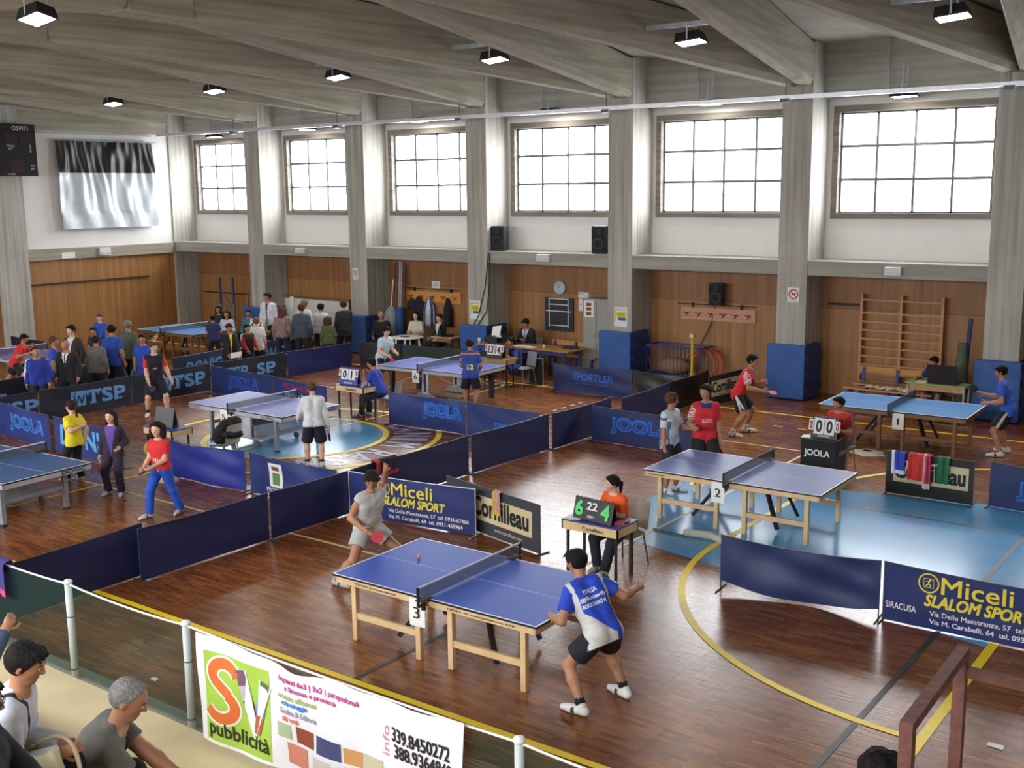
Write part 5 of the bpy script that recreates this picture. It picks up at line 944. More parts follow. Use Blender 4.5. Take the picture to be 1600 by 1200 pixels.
tag(obj('score_sheet', MB().box(-2.66, -2.45, 11.3, 11.55, .741, .745), whitem), 'white score sheet on the desk of the girl in orange', 'paper'); tag(obj('pencil_case', MB().box(-1.99, -1.86, 11.4, 11.5, .741, .775, 0, .3).box(-1.97, -1.87, 11.52, 11.6, .741, .76, 0, .2), M('case_red', (150, 50, 50), .5)), 'small dark red case on the desk of the girl in orange', 'pencil case')
# JOOLA box desk
t = thing('umpire_box', 'black cloth box desk with white JOOLA lettering', 'desk', (-1.69, 17.74, 0)); obj('cloth', MB().box(-.31, .31, -.24, .24, .02, .70), M('black_cloth', (26, 26, 30), .8, bump=.1), t, bevel=.01); m = MB(); letters(m, 'JOOLA', (-.24, -.244, .40), X_, Z_, .44, .14, 0, .03); obj('lettering', m, signm, t); obj('tabletop', MB().box(-.32, .32, -.25, .25, .70, .715), blackm, t); m = MB(); letters(m, 'JOOLA', (.314, -.1, .42), (0, 1, 0), Z_, .3, .09, 0, .05); obj('lettering', m, M('print_grey', (150, 150, 156), .6), t)
flip_score('white carded score flipper reading 0 0 0 0 on the JOOLA box', -1.66, 17.72, .716, -.02, .46, .36, (40, 42, 48), [('0', -.10, .34, .18, .5, (230, 228, 224), (176, 60, 50)), ('0', .10, .18, .38, .74, (232, 232, 230), BKc), ('0', .50, .18, .38, .74, (232, 232, 230), BKc), ('0', .90, .34, .18, .5, (230, 228, 224), (176, 60, 50))], None, name='DONIC')
tag(obj('score_sheet', MB().box(-2.03, -1.88, 17.55, 17.75, .716, .72, 0, .2), whitem), 'white score sheet at the left of the JOOLA box', 'paper')
chair('grey chair under the umpire in red', -1.62, 18.34, -90, plasg)
# desk of table 5
score_desk('small blue topped umpire desk right of the lilac table', -12.42, -11.56, 16.80, 17.28, .74, 'Cornilleau'); chair('pale plastic chair under the umpire in blue', -11.42, 17.42, 200, plasg)
flip_score('blue score flipper reading 0 1 beside the umpire in blue', -12.12, 16.98, .742, .05, .52, .36, (52, 66, 150), [('0', -.06, .50, .14, .44, (230, 228, 224), (176, 60, 50)), ('0', .10, .30, .36, .62, (232, 232, 230), BKc), ('1', .48, .30, .36, .62, (232, 232, 230), BKc), ('0', .86, .50, .14, .44, (230, 228, 224), (176, 60, 50))], None, name='SPORT')
# desk at table 6
score_desk('small brown umpire desk behind the royal blue table', -12.12, -11.3, 21.62, 22.02, .74, None, M('desk_brown', (146, 110, 76), .5), M('desk_apron', (170, 140, 100), .5)); chair('white plastic chair of the small umpire', -11.3, 22.35, -110, plasg)
flip_score('score flipper reading 13 14 behind the royal blue table', -11.78, 21.8, .742, 0, .50, .36, (30, 34, 40), [('0', -.10, .45, .14, .44, (230, 228, 224), (176, 60, 50)), ('13', .06, .22, .40, .70, (232, 232, 230), BKc), ('14', .50, .22, .40, .70, (232, 232, 230), BKc), ('0', .92, .45, .14, .44, (230, 228, 224), (176, 60, 50))], None)
# left desk with the blank flipper and the chair with a black jacket
score_desk('small blue topped umpire desk beside the girl in purple', -12.2, -11.36, 11.72, 12.18, .74, 'Cornilleau'); flip_score('dark grey score flipper with its blank back turned, beside the girl in purple', -11.82, 11.96, .742, .05, .50, .34, (74, 78, 80), [], None, rings=False)
chair('plastic chair draped with a black jacket behind the girl in red', -10.85, 12.45, 190, plas)
def drape(name, label, cat, x, y, z, w, d, h, rgb, rz=0.0, seed=1, group=None):
    rnd = random.Random(seed); p = [rnd.uniform(0, 6) for _ in range(4)]; R = Matrix.Rotation(rz, 3, 'Z')
    def F(a, b):
        th = 2*math.pi*a; r = 1+.12*math.sin(th*5+p[0]+b*3)+.08*math.sin(th*9+p[1]); k = (1-.35*b)*r if b < .92 else .3
        return Vector((x, y, z))+R @ Vector((w/2*math.cos(th)*k, d/2*math.sin(th)*k, h*b))
    return tag(obj(name, MB().grid(24, 10, F), cloth_m(rgb), None, True), label, cat, group)
_v, _f = field([([(A3(-10.62, 12.30, .84), A3(-10.66, 12.60, .84), .09, .09), (A3(-10.72, 12.32, .72), A3(-10.74, 12.58, .70), .12, .12), (A3(-10.84, 12.36, .58), A3(-10.86, 12.54, .56), .12, .11), (A3(-10.80, 12.40, .62), A3(-10.78, 12.55, .74), .16, .15), (A3(-10.56, 12.30, .66), A3(-10.56, 12.58, .62), .06, .06)], [(A3(0, 0, .46), A3(0, 0, -1))])], .02, .05)
_v = _v+np.sin(_v @ A3(60, 30, 45))[:, None]*.008+np.sin(_v @ A3(-40, 70, 90))[:, None]*.006
tag(obj('draped_jacket', MB().add(_v.tolist(), _f.tolist()), cloth_m((26, 22, 22)), None, True), 'fluffy black jacket hung over the chair behind the girl in red', 'jacket')
# secretary table
t = thing('secretary_table', 'long wooden table with blue legs at the far wall', 'table', (-12.28, 23.9, 0)); obj('top', MB().box(-1.50, 1.56, -.42, .42, .72, .76), M('table_wood', (176, 128, 76), .4, stretch=(.5, 5, 5)), t, bevel=.006)
for x in (-1.4, -.1, .05, 1.42):
    for y in (-.36, .36): obj('leg', MB().box(x-.03, x+.03, y-.03, y+.03, 0, .72), blueleg, t)
obj('stretcher', MB().box(-1.4, 1.42, -.38, -.34, .62, .70), blueleg, t)
def laptop(label, x, y, z, rz, s=1.0, rgb=(30, 32, 36)):
    t = thing('laptop', label, 'laptop', (x, y, z), rz, 'laptops'); m = M('laptop_%d' % rgb[0], rgb, .4); obj('keyboard_base', MB().box(-.18*s, .18*s, -.13*s, .13*s, 0, .025), m, t, bevel=.004); obj('screen', MB().bar((0, -.13*s, .02), (0, -.20*s, .26*s), .36*s, .015, 0, (0, 1, 0)), m, t); return t
laptop('black laptop before the man in the dark suit', -12.85, 23.95, .76, 0, 1.2); t = thing('printer', 'black and white printer on the secretary table', 'printer', (-13.48, 23.95, .76)); obj('body', MB().box(-.22, .22, -.17, .17, 0, .17), M('printer_black', (36, 38, 42), .5), t, bevel=.02); obj('paper_tray', MB().bar((-.02, .1, .16), (-.06, .24, .42), .3, .01, 0, (0, 1, 0)), whitem, t); obj('lid', MB().box(.16, .42, -.14, .14, .17, .20), signm, t)
tag(obj('paper_cup', MB().lathe((-13.72, 23.6, .76), [(.03, 0), (.045, .14)], 12), signm, None, True), 'white cup at the left end of the secretary table', 'cup'); tag(obj('document', MB().box(-12.6, -12.2, 23.6, 23.85, .761, .768, 0, .1), whitem), 'white papers before the man in the dark suit', 'paper'); tag(obj('document', MB().box(-12.1, -11.85, 23.52, 23.7, .761, .79, 0, -.1), whitem), 'small stack of white cards on the secretary table', 'paper'); tag(obj('paper_cup', MB().lathe((-11.62, 23.7, .76), [(.03, 0), (.04, .09)], 12), signm, None, True), 'small white cup right of the cards on the secretary table', 'cup')
drape('folded_jacket', 'dark folded garment at the right end of the secretary table', 'jacket', -11.0, 24.05, .76, .5, .3, .07, (34, 34, 44), 0, 8)
p = g(712, 522, .75); score_desk('pale desk with a laptop beside the pillar mat', p[0]-.30, p[0]+.50, 24.0, 24.5, .75, None, M('desk_pale', (206, 186, 146), .5), darkwood); laptop('black laptop turned sideways on the pale desk', p[0]+.15, 24.28, .75, -1.0, 1.2)
t = thing('round_table', 'round white plastic garden table before the seated women', 'table', (-16.45, 23.7, 0)); obj('top', MB().lathe((0, 0, .70), [(.46, 0), (.48, .02), (.46, .035)], 30), M('white_plastic', (222, 220, 212), .5, var=.03), t, True)
for k in range(4): an = k*1.571+.5; obj('leg', MB().bar((.33*math.cos(an), .33*math.sin(an), .70), (.40*math.cos(an), .40*math.sin(an), 0), .05, .05), M('white_plastic', (222, 220, 212), .5), t)
tag(obj('notebook', MB().box(-16.6, -16.35, 23.55, 23.7, .736, .755, 0, .2), M('book_purple', (70, 50, 80), .6)), 'dark notebook on the round white table', 'notebook')
chair('grey chair under the woman in white', -16.75, 24.45, -100, plasg); chair('grey chair under the woman in the dark suit', -15.7, 24.35, -130, plasg); chair('grey chair under the bald man in black', -17.5, 23.75, -60, plasg)
chair('chair under the man at the long secretary table', -12.75, 24.72, -90, plasg)
t = thing('school_desk', 'green topped desk with tubular legs before the wall bars', 'desk', (-1.55, 23.9, 0)); obj('top', MB().box(-.62, .62, -.24, .24, .73, .76), M('green_top', (142, 172, 112), .4), t, bevel=.008); obj('apron', MB().box(-.56, .56, -.16, -.14, .60, .73), M('apron_wood', (190, 150, 100), .5), t)
for sx in (-1, 1): obj('leg', MB().tube([(sx*.58, -.2, 0), (sx*.58, -.2, .70), (sx*.58, .2, .70), (sx*.58, .2, 0)], .018, 8), M('tube_pale', (190, 194, 196), .4), t)
laptop('large black laptop case on the green desk', -1.42, 23.92, .76, .03, 1.65, (44, 46, 52)); tag(obj('document', MB().box(-1.98, -1.78, 23.75, 23.95, .761, .766), whitem), 'white paper at the left of the green desk', 'paper'); chair('chair behind the green desk', -1.5, 24.42, -90, plasg)
# towels, bottles, balls, paddles and things lying about
def hang(name, label, cat, bx, x, zt, w, h, rgb, rgb2=None, group=None, seed=1, off=-.03, A=(-.52, 17.43), B=(.84, 17.42)):
    """cloth folded over the top rod of a barrier (front fall h)"""
    ph = seed*1.7; d = Vector((B[0]-A[0], B[1]-A[1], 0)).normalized(); n = Vector((-d.y, d.x, 0)); o = Vector((A[0], A[1], 0))+d*x
    def F(a, b):
        t = b*(h+.16); fold = .018*math.sin(a*10+ph+b*2)+.01*math.sin(a*23+ph)
        if t < .14: p = n*(.032)+Vector((0, 0, zt-.14+t))
        elif t < .16: p = n*(.032-.062*(t-.14)/.02)+Vector((0, 0, zt+.015))
        else: p = n*(off+fold-.012)+Vector((0, 0, zt-(t-.16)))
        return o+d*(a-.5)*w*(1-.15*b*math.sin(ph))+p
    m = MB().grid(16, 24, F)
    if rgb2: m.m = [1 if (k % 16) < 4 or k//16 > 20 else 0 for k in range(len(m.f))]
    return tag(obj(name, m, [cloth_m(rgb), cloth_m(rgb2 or rgb)], None, True), label, cat, group)
TG = 'towels hung over the black board'
hang('towel', 'royal blue towel with white border on the black board', 'towel', 0, .20, .71, .24, .36, (48, 70, 170), (220, 222, 230), TG, 1); hang('shirt', 'red shirt hanging crumpled on the black board', 'shirt', 0, .50, .71, .26, .42, (196, 54, 48), None, TG, 2, -.05); hang('towel', 'crimson and white striped scarf on the black board', 'scarf', 0, .66, .715, .11, .54, (190, 50, 84), (226, 206, 210), TG, 3, -.06); hang('towel', 'dark green cloth on the black board', 'towel', 0, .90, .71, .20, .42, (40, 104, 72), None, TG, 4)
hang('towel', 'pink towel with a yellow cloth on the dark grey board', 'towel', 0, 1.25, .715, .16, .34, (196, 150, 140), (216, 176, 70), None, 5, -.03, (-5.4, 12.16), (-3.32, 11.68))
hang('folded_jacket', 'red and black jacket hung over the central barrier row', 'jacket', 0, 1.22, .715, .62, .30, (34, 24, 34), (190, 44, 40), None, 6, -.04, (-6.83, 14.54), (-6.87, 12.32)) if 0 else None
hang('folded_jacket', 'red and black jacket hung over the central barrier row', 'jacket', 0, .0, .715, .5, .26, (34, 26, 40), (190, 44, 40), None, 6, -.045, (-6.87, 12.42), (-6.86, 13.3))
p = wy(8, 880, 5.06); hang('folded_jacket', 'purple jacket with a pink edge hung over the railing rope', 'jacket', 0, 0, 1.50, .42, .34, (58, 52, 120), (190, 60, 120), None, 7, -.05, (p[0]-.12, 5.06), (p[0]+2, 5.06))
for lab, u, v, w in (('small white paper scrap on the floor beyond the railing net', 234, 1061, .10), ('small white paper scrap on the floor beyond the rusty handrail', 1541, 1165, .14)): p = g(u, v); tag(obj('paper_scrap', MB().grid(3, 3, lambda a, b, p=p, w=w: (p[0]+a*w, p[1]+b*w*.5-.1*w*a, .006+.01*a*b)), whitem), lab, 'paper', 'paper scraps on the floor')
def bottle(label, x, y, z=0.0):
    t = thing('water_bottle', label, 'bottle', (x, y, z)); obj('body', MB().lathe((0, 0, 0), [(.035, 0), (.042, .02), (.042, .10), (.037, .12), (.042, .14), (.042, .22), (.016, .275), (.014, .30)], 16), clear('bottle_plastic', (190, 206, 220), .6, .1), t, True); obj('cap', MB().lathe((0, 0, .30), [(.016, 0), (.016, .02)], 10), M('cap_pink', (196, 120, 140), .5), t); return t
bottle('clear plastic water bottle standing before the Miceli barrier', -5.92, 11.28)
ballm = M('ball_orange', (226, 150, 60), .4, var=.02)
p = g(654, 868, .79); tag(obj('table_tennis_ball', MB().ball((0, 0, 0), .02, 0, 10), ballm, None, True, loc=(p[0], p[1], .7815)), 'orange ball on the nearest table top', 'ball', 'table tennis balls'); p = g(537, 918, .02); tag(obj('table_tennis_ball', MB().ball((0, 0, 0), .02, 0, 10), ballm, None, True, loc=(p[0]+.05, p[1]+.05, .02)), 'orange ball on the floor beside the shoe of the boy in grey', 'ball', 'table tennis balls'); tag(obj('table_tennis_ball', MB().ball((0, 0, 0), .02, 0, 10), ballm, None, True, loc=(-11.0, 13.9, .21)), 'orange ball on the undercarriage of the lilac table', 'ball', 'table tennis balls')
drape('folded_towel', 'white towel lying on the floor under the light blue table', 'towel', -1.66, 19.95, .0, .62, .5, .05, (216, 210, 196), 0, 11); drape('folded_towel', 'cream towel heap lying on the floor by the desk of the girl in purple', 'towel', -10.98, 11.28, .0, .5, .42, .07, (206, 196, 170), 0, 12)
tag(obj('rolled_towel', MB().tube([(-2.12, 13.55, .05), (-1.75, 13.62, .055), (-1.35, 13.46, .05)], [.05, .06, .05], 10), M('towel_cream', (212, 206, 190), .9, bump=.5), None, True), 'rolled cream towel lying on the blue floor', 'towel'); tag(obj('broom_stick', MB().tube([(-2.62, 13.55, .02), (-2.1, 13.5, .02)], .012, 6), hook), 'thin brown stick lying beside the rolled towel', 'stick')
p = g(950+0, 0) if 0 else None
rub_r = M('rubber_red', (184, 40, 52), .6); rub_k = M('rubber_black', (26, 26, 30), .6); hnd = M('paddle_wood', (190, 146, 92), .5)
def paddle(label, root, i, dirv, nrm, red=True):
    """paddle gripped in hand i (0 right, 1 left) of a person; dirv = blade direction, nrm = blade normal, both in the person's frame"""
    hd = list(root['hands'])[i*6:i*6+6]; w = Vector(hd[:3])+Vector(hd[3:])*.085; d = Vector(dirv).normalized(); n = Vector(nrm); n = (n-d*n.dot(d)).normalized(); s = d.cross(n)
    mw = Matrix.Translation(root.location) @ Matrix.Rotation(root.rotation_euler[2], 4, 'Z'); o = mw @ w; R = mw.to_3x3(); d, n, s = R @ d, R @ n, R @ s
    t = thing('table_tennis_paddle', label, 'paddle', o, 0, 'paddles held by the players'); Q = Matrix((s, d, n)).transposed()
    el = [(.075*math.cos(a), .135+.08*math.sin(a)) for a in np.linspace(0, 2*math.pi, 24, endpoint=False)]
    obj('blade', MB().prism(el, .006, Q @ Vector((0, 0, -.003)), Q @ Vector(X_), Q @ Vector((0, 1, 0)), Q @ Vector(Z_)), hnd, t)
    obj('rubber', MB().prism(el, .003, Q @ Vector((0, 0, .003)), Q @ Vector(X_), Q @ Vector((0, 1, 0)), Q @ Vector(Z_)), rub_r if red else rub_k, t); obj('rubber', MB().prism(el, .003, Q @ Vector((0, 0, -.006)), Q @ Vector(X_), Q @ Vector((0, 1, 0)), Q @ Vector(Z_)), rub_k if red else rub_r, t)
    obj('handle', MB().tube([Q @ Vector((0, -.045, 0)), Q @ Vector((0, .065, 0))], .014, 8), hnd, t); return t
# ================================================================ PEOPLE OF THE PHOTOGRAPH
DB = (30, 24, 22); BLK = (22, 20, 20); BRN = (74, 48, 34); BLUE = (40, 74, 176); RED = (200, 44, 48)
def hp(u, v, x, H=None):
    """standing place for a head top seen at u, v when the person stands in the plane X = x"""
    p = wx(u, v, x); return p[0], p[1], (H or p[2])
def hy(u, v, y): p = wy(u, v, y); return p[0], p[1], p[2]
# --- nearest court
GRY = (188, 186, 182)
r, s, K = person('boy in a grey sleeveless shirt and grey shorts lifting one arm', -4.55, 9.62, -12, 1.62, ('tank', GRY), ('shorts', (178, 180, 182), .58), ('short', (44, 32, 26)), (168, 172, 184), 'b', crouch=.15, lean=16, side=3, lod=0,
                 feet=((.40, -.14, 12), (-.40, .10, 10)), rh=(.24, .26, .80), lh=(-.27, .05, 1.42), look=(-38, -24), curl=(.9, .35), sock=None, bw=1.0)
paddle('red faced paddle in the hand of the boy in grey', r, 0, (-.5, .55, -.35), (.6, .6, .35))
def italy(ss, ff, h, arm, C):
    W_ = np.full(len(ss), -1); back = ff < .03
    curve = h < .085-.35*(ss-.0)*(ss > -.2)-.02
    W_[(~arm) & (h < .10-1.2*(ss+.06)) & back & (ss < .05)] = 0
    W_[(~arm) & (np.abs(ss) > .088-.15*np.abs(h-.18)*0) & (h < .16) & (ss > 0)] = 0
    W_[(~arm) & (h < -.02) & (ss < .05)] = 0
    W_[(~arm) & (np.abs(np.abs(ss)-.098) < .012) & (h > .12)] = 0
    return W_
r, s, K = person('player in a blue and white shirt lettered ITALIA seen from behind', -.24, 8.34, 158, 1.70, ('tee', (36, 70, 190)), ('shorts', (24, 26, 36), .66), ('short', (28, 24, 24)), (222, 222, 220), 'b', crouch=.15, lean=33, side=-6, twist=-10, lod=0,
                 feet=((.30, .06, 6), (-.27, -.02, 22)), rh=(.56, .20, 1.03), lh=(-.30, .42, .84), look=(22, 8), curl=(.9, .25), paint=italy, mats=[(206, 206, 200)], sock=(28, 28, 32))
for tx, h0, w_, h_ in (('ITALIA', .405, .15, .045), ('Butterfly', .335, .22, .05), ('BORDONARO M.', .275, .26, .04)): print_on(s, r, K, tx, h0, w_, h_, True, (226, 228, 232), .03, s0=-.01 if tx != 'Butterfly' else .03)
print_on(s, r, K, 'oo', .335, .06, .045, True, (226, 228, 232), .06, s0=-.115, name='emblem')
OR = (226, 92, 34)
r, s, K = person('girl in an orange tee sitting behind the green digit score flipper', -2.20, 11.92, -100, 1.47, ('tee', OR), ('trousers', (24, 26, 38)), ('ponytail', (34, 24, 22)), (196, 190, 178), 'c', seat=.45, lean=16, lod=1, feet=((.10, .34, 5), (-.10, .42, 5)), rh=(.15, .34, .80), lh=(-.08, .30, .86), look=(-32, 2))
# --- table 2
def whiteside(ss, ff, h, arm, C):
    W_ = np.full(len(ss), -1); W_[(~arm) & (np.abs(ss) > .075) & (h < .22)] = 0; W_[arm & (np.abs(h-.24) < .012)] = 0; return W_
r, s, K = person('boy with brown curls in a white and grey shirt behind table 2', -3.44, 15.52, -8, 1.60, ('polo', (196, 204, 214)), ('shorts', (30, 32, 44), .9), ('mop', (88, 60, 44)), (206, 206, 204), 'b', lean=2, feet=((.12, .02), (-.12, .04)), rh=(.20, .05, .70), lh=(-.22, .28, 1.06), look=(38, -4), paint=whiteside, mats=[(96, 102, 116)])
paddle('black faced paddle hanging from the hand of the curly haired boy', r, 0, (.05, .25, -1), (1, .2, 0), False)
def redpatch(ss, ff, h, arm, C):
    W_ = np.full(len(ss), -1); W_[arm & (ss > 0) & ((np.sin(C[:, 2]*190)*np.sin((C[:, 0]+C[:, 1])*190)) > 0)] = 0; W_[(~arm) & (h > .27) & (np.abs(ss) < .05)] = 1; return W_
r, s, K = person('boy in a red shirt with a blue collar talking beside the curly haired boy', -3.02, 15.95, -52, 1.72, ('polo', (206, 40, 52)), ('shorts', (26, 26, 32), .85), ('short', (26, 22, 20)), (216, 212, 206), 'b', lean=2, feet=((.13, 0), (-.13, .02)), rh=(.24, .30, 1.12), lh=(-.27, .06, .74), look=(-42, -2), paint=redpatch, mats=[(226, 220, 222), (50, 50, 130)])
print_on(s, r, K, 'CITTA DI', .29, .16, .03, False, (230, 220, 220)); print_on(s, r, K, 'SIRACUSA', .25, .16, .03, False, (230, 220, 220)); paddle('red faced paddle hanging from the hand of the boy with the blue collar', r, 1, (.05, .15, -1), (1, .3, 0))
r, s, K = person('boy in a red shirt and black shorts leaning forward before the panelling', -4.38, 20.1, 14, 1.72, ('polo', (206, 44, 50)), ('shorts', (24, 24, 30), .8, (200, 200, 204)), ('short', BLK), (216, 214, 206), 'b', crouch=.08, lean=24, feet=((.26, -.05), (-.24, .12)), rh=(.16, .50, .95), lh=(-.12, .46, 1.08), look=(0, 8), paint=redpatch, mats=[(226, 220, 222), (50, 50, 130)], sock=(220, 220, 216))
paddle('red faced paddle held forward by the leaning boy in red', r, 0, (-.2, 1, -.2), (.3, .2, 1))
r, s, K = person('umpire in red sitting behind the JOOLA box', -1.62, 18.34, -95, 1.58, ('tee', (200, 44, 46), (150, 34, 40)), ('trousers', (28, 28, 34)), ('short', BLK), SHOE, 'b', seat=.45, lean=10, rh=(.14, .34, .80), lh=(-.16, .34, .80), look=(-30, 2))
r, s, K = person('player in a plain blue tee at the right edge, white shoes', .46, 21.2, 186, 1.68, ('tee', (44, 88, 196)), ('shorts', (24, 24, 30), .85, (180, 182, 186)), ('short', BLK), (216, 214, 208), 'b', crouch=.05, lean=14, feet=((.22, .02), (-.22, .08)), rh=(.14, .44, 1.08), lh=(-.22, .34, .98), look=(0, -6))
paddle('red faced paddle raised by the player in the plain blue tee', r, 0, (-.1, .9, .6), (.9, .3, -.2))
r, s, K = person('boy sitting behind the laptop at the green desk', -1.72, 24.42, -95, 1.5, ('tee', (40, 52, 96)), ('shorts', (40, 44, 60), .9), ('short', BLK), SHOE, 'b', seat=.45, lean=20, rh=(.30, .36, .80), lh=(-.16, .34, .80), look=(-20, -10))
# --- tables 5 and 6
def darkred(ss, ff, h, arm, C):
    W_ = np.full(len(ss), -1); W_[(~arm) & (np.abs(ss) > .10) & (h < .2)] = 0; return W_
r, s, K = person('boy in a black shirt with red sleeves before the WTSP barrier', -15.90, 14.68, -30, 1.66, ('polo', (26, 28, 40), (206, 44, 44)), ('shorts', (26, 26, 40), .9), ('short', (84, 58, 44)), (214, 212, 208), 'c', lean=6, crouch=.03, feet=((.20, -.04), (-.22, .04)), rh=(.16, .20, .82), lh=(-.34, .06, .80), look=(20, 0), paint=darkred, mats=[(196, 196, 206)], sock=(26, 26, 30))
print_on(s, r, K, 'A.S.', .25, .09, .035, False, (200, 200, 206)); paddle('dark paddle in the hand of the boy with red sleeves', r, 0, (-.3, .8, -.5), (.6, .4, .5), False)
r, s, K = person('boy in a white long sleeved top playing at the lilac table', -9.46, 13.36, 140, 1.52, ('long', (214, 216, 220)), ('shorts', (28, 30, 46), .9, (170, 40, 60)), ('short', (92, 66, 50)), (206, 206, 206), 'c', lean=4, feet=((.12, .0), (-.12, .10)), rh=(.28, .02, .66), lh=(-.26, .34, .84), look=(10, -6), sock=(40, 40, 44))
paddle('red brown paddle hanging from the hand of the boy in white', r, 0, (.0, .15, -1), (1, .2, 0))
r, s, K = person('umpire in a blue tee sitting at the desk with the blue flipper', -11.56, 17.36, 198, 1.56, ('tee', (40, 66, 170)), ('trousers', (26, 30, 46)), ('short', BLK), (196, 196, 196), 'b', seat=.45, lean=20, feet=((.10, .36), (-.10, .44)), rh=(.10, .36, .96), lh=(-.12, .36, .94), look=(8, 0))
x, y, H = hp(597, 508, -13.95)
r, s, K = person('boy in a pale blue shirt bending at the left end of the royal blue table', -13.98, 20.0, -8, 1.60, ('tee', (196, 214, 222)), ('shorts', (28, 28, 36), .95, (200, 200, 204)), ('short', BLK), SHOE, 'c', lean=18, crouch=.03, feet=((.2, -.02), (-.18, .12)), rh=(.16, .40, .90), lh=(-.14, .40, .92), look=(-8, -10))
paddle('pale paddle held low by the boy in the pale blue shirt', r, 0, (0, .6, -.8), (1, 0, .2))
def twelve(ss, ff, h, arm, C):
    W_ = np.full(len(ss), -1); W_[(np.abs(h-.275) < .012) & (ff < 0)] = 0; W_[arm & (ss < 0) & (np.abs(h-.20) < .02)] = 0; return W_
r, s, K = person('player in a blue shirt with a yellow number at the royal blue table', -10.48, 19.15, 128, 1.60, ('polo', (44, 72, 158)), ('shorts', (26, 28, 36), .85, (190, 190, 194)), ('short', (40, 30, 28)), SHOE, 'b', lean=16, crouch=.04, feet=((.10, .0), (-.10, .04)), rh=(.22, .32, .88), lh=(-.16, .40, .92), look=(-20, 0), paint=twelve, mats=[(200, 120, 60)])
print_on(s, r, K, '12', .14, .15, .12, True, (224, 206, 60), .06); paddle('small red paddle held by the player with the yellow number', r, 0, (.1, .6, .6), (.9, .2, 0))
r, s, K = person('small umpire in blue and black sitting behind the royal blue table', -11.55, 22.3, -112, 1.38, ('tee', (30, 34, 60), (52, 80, 170)), ('shorts', (52, 80, 180), .9), ('short', BLK), (210, 208, 206), 'b', seat=.42, hs=1.16, lean=10, rh=(.02, .24, 1.0), lh=(-.16, .28, .76), look=(-14, 0), sock=(206, 206, 206))
# --- girls by the left table
r, s, K = person('girl in a yellow tee with a dark ponytail, arm behind her back', -12.22, 10.36, 188, 1.36, ('tee', (226, 206, 30)), ('trousers', (24, 24, 30)), ('ponytail', (52, 34, 28)), (206, 188, 176), 'c', hs=1.14, lean=0, feet=((.08, -.02), (-.10, .12)), rh=(.18, -.05, .70), lh=(.02, -.16, .98), look=(6, 0))
r, s, K = person('girl in a dark purple tracksuit with long hair standing by the umpire desk', -10.90, 10.24, -56, 1.36, ('jacket', (48, 34, 54)), ('trousers', (44, 30, 48)), ('long', (44, 28, 26)), (206, 200, 196), 'c', hs=1.14, lean=0, feet=((.13, .0), (-.11, .06)), rh=(.22, .02, .66), lh=(-.16, .14, .82), look=(-8, 0), vee=((96, 72, 158), (96, 72, 158), -.03, .20))
paddle('dark red paddle held low by the girl in purple', r, 0, (.0, .3, -1), (.8, .5, 0))
r, s, K = person('girl in a red tee and bright blue trousers walking past the cloth barrier', -9.18, 9.92, -78, 1.42, ('crop', (204, 40, 44)), ('trousers', (36, 84, 190)), ('bob', (38, 26, 24)), (212, 204, 190), 'c', hs=1.14, lean=3, feet=((.14, .17), (-.12, -.22)), rh=(.14, .24, .80), lh=(-.06, .26, .84), look=(12, 0))
print_on(s, r, K, 'SUN', .16, .09, .05, False, (224, 222, 216), .03); paddle('black paddle held by the girl in the red tee', r, 0, (-.8, .5, .1), (0, .4, 1), False)
# --- crowd at the left behind the WTSP row
def strp(rgbside=1):
    def f(ss, ff, h, arm, C): W_ = np.full(len(ss), -1); W_[arm & (np.abs(ff-.012) < .018) & (ss*rgbside > 0)] = 0; W_[(~arm) & (ss*rgbside > .08) & (np.abs(ff-.01) < .016) & (h > .2)] = 0; return W_
    return f
GC = None
r, s, K = person('player in a red shirt stretching forward at the purple table', -21.35, 14.5, 42, 1.56, ('polo', (206, 50, 44)), ('shorts', (24, 24, 30), .8), ('short', BLK), SHOE, 'b', lod=2, lean=26, crouch=.06, feet=((.16, .2), (-.2, -.42)), rh=(.30, .40, 1.02), lh=(-.10, .42, 1.16), look=(-10, -10))
paddle('pinkish paddle held by the player in red at the purple table', r, 0, (-.3, .9, .1), (.3, 0, 1))
x, y, H = hp(55, 545, -17.95); r, s, K = person('man in a blue tracksuit top with a white stripe, looking right', x, y, -30, H, ('jacket', (34, 54, 150)), ('trousers', (28, 32, 48)), ('receding', (40, 30, 26)), SHOE, 'b', lod=2, bw=1.06, look=(10, 0), paint=strp(1), mats=[(206, 208, 214)])
x, y, H = hp(80, 529, -18.7); person('boy in a blue tee and dark shorts behind the tracksuit man', x, y, 60, H, ('tee', (40, 74, 176)), ('shorts', (26, 26, 38), .9), ('short', (84, 62, 48)), SHOE, 'b', lod=2, look=(-20, 0))
x, y, H = hp(104, 534, -17.9); r, s, K = person('bald man in a black suit and tie', x, y, -60, H, ('suit', (26, 26, 32)), ('trousers', (22, 22, 28)), None, BLACK, 'b', lod=2, bw=1.12, look=(-12, 0), vee=((220, 222, 226), (60, 64, 84), .13, .26))
x, y, H = hp(113, 511, -19.2); person('young man in a dark brown jacket behind the bald man', x, y, -70, H, ('suit', (64, 50, 44)), ('trousers', (40, 36, 36)), ('short', BLK), BLACK, 'c', lod=2, look=(-14, 0), vee=((214, 214, 216), (214, 214, 216), .14, .3))
x, y, H = hp(148, 528, -18.3); person('boy in a grey hooded jacket seen from behind', x, y, 118, H, ('jacket', (104, 98, 96)), ('trousers', (28, 28, 34)), ('short', (36, 28, 24)), BLACK, 'b', lod=2, bw=1.05)
x, y, H = hp(147, 515, -21.6, None); person('dark haired child behind the small white score flipper', x, y+.0, -60, H, ('tee', (36, 40, 70)), ('trousers', (30, 30, 40)), ('short', BLK), SHOE, 'b', lod=2, hs=1.14)
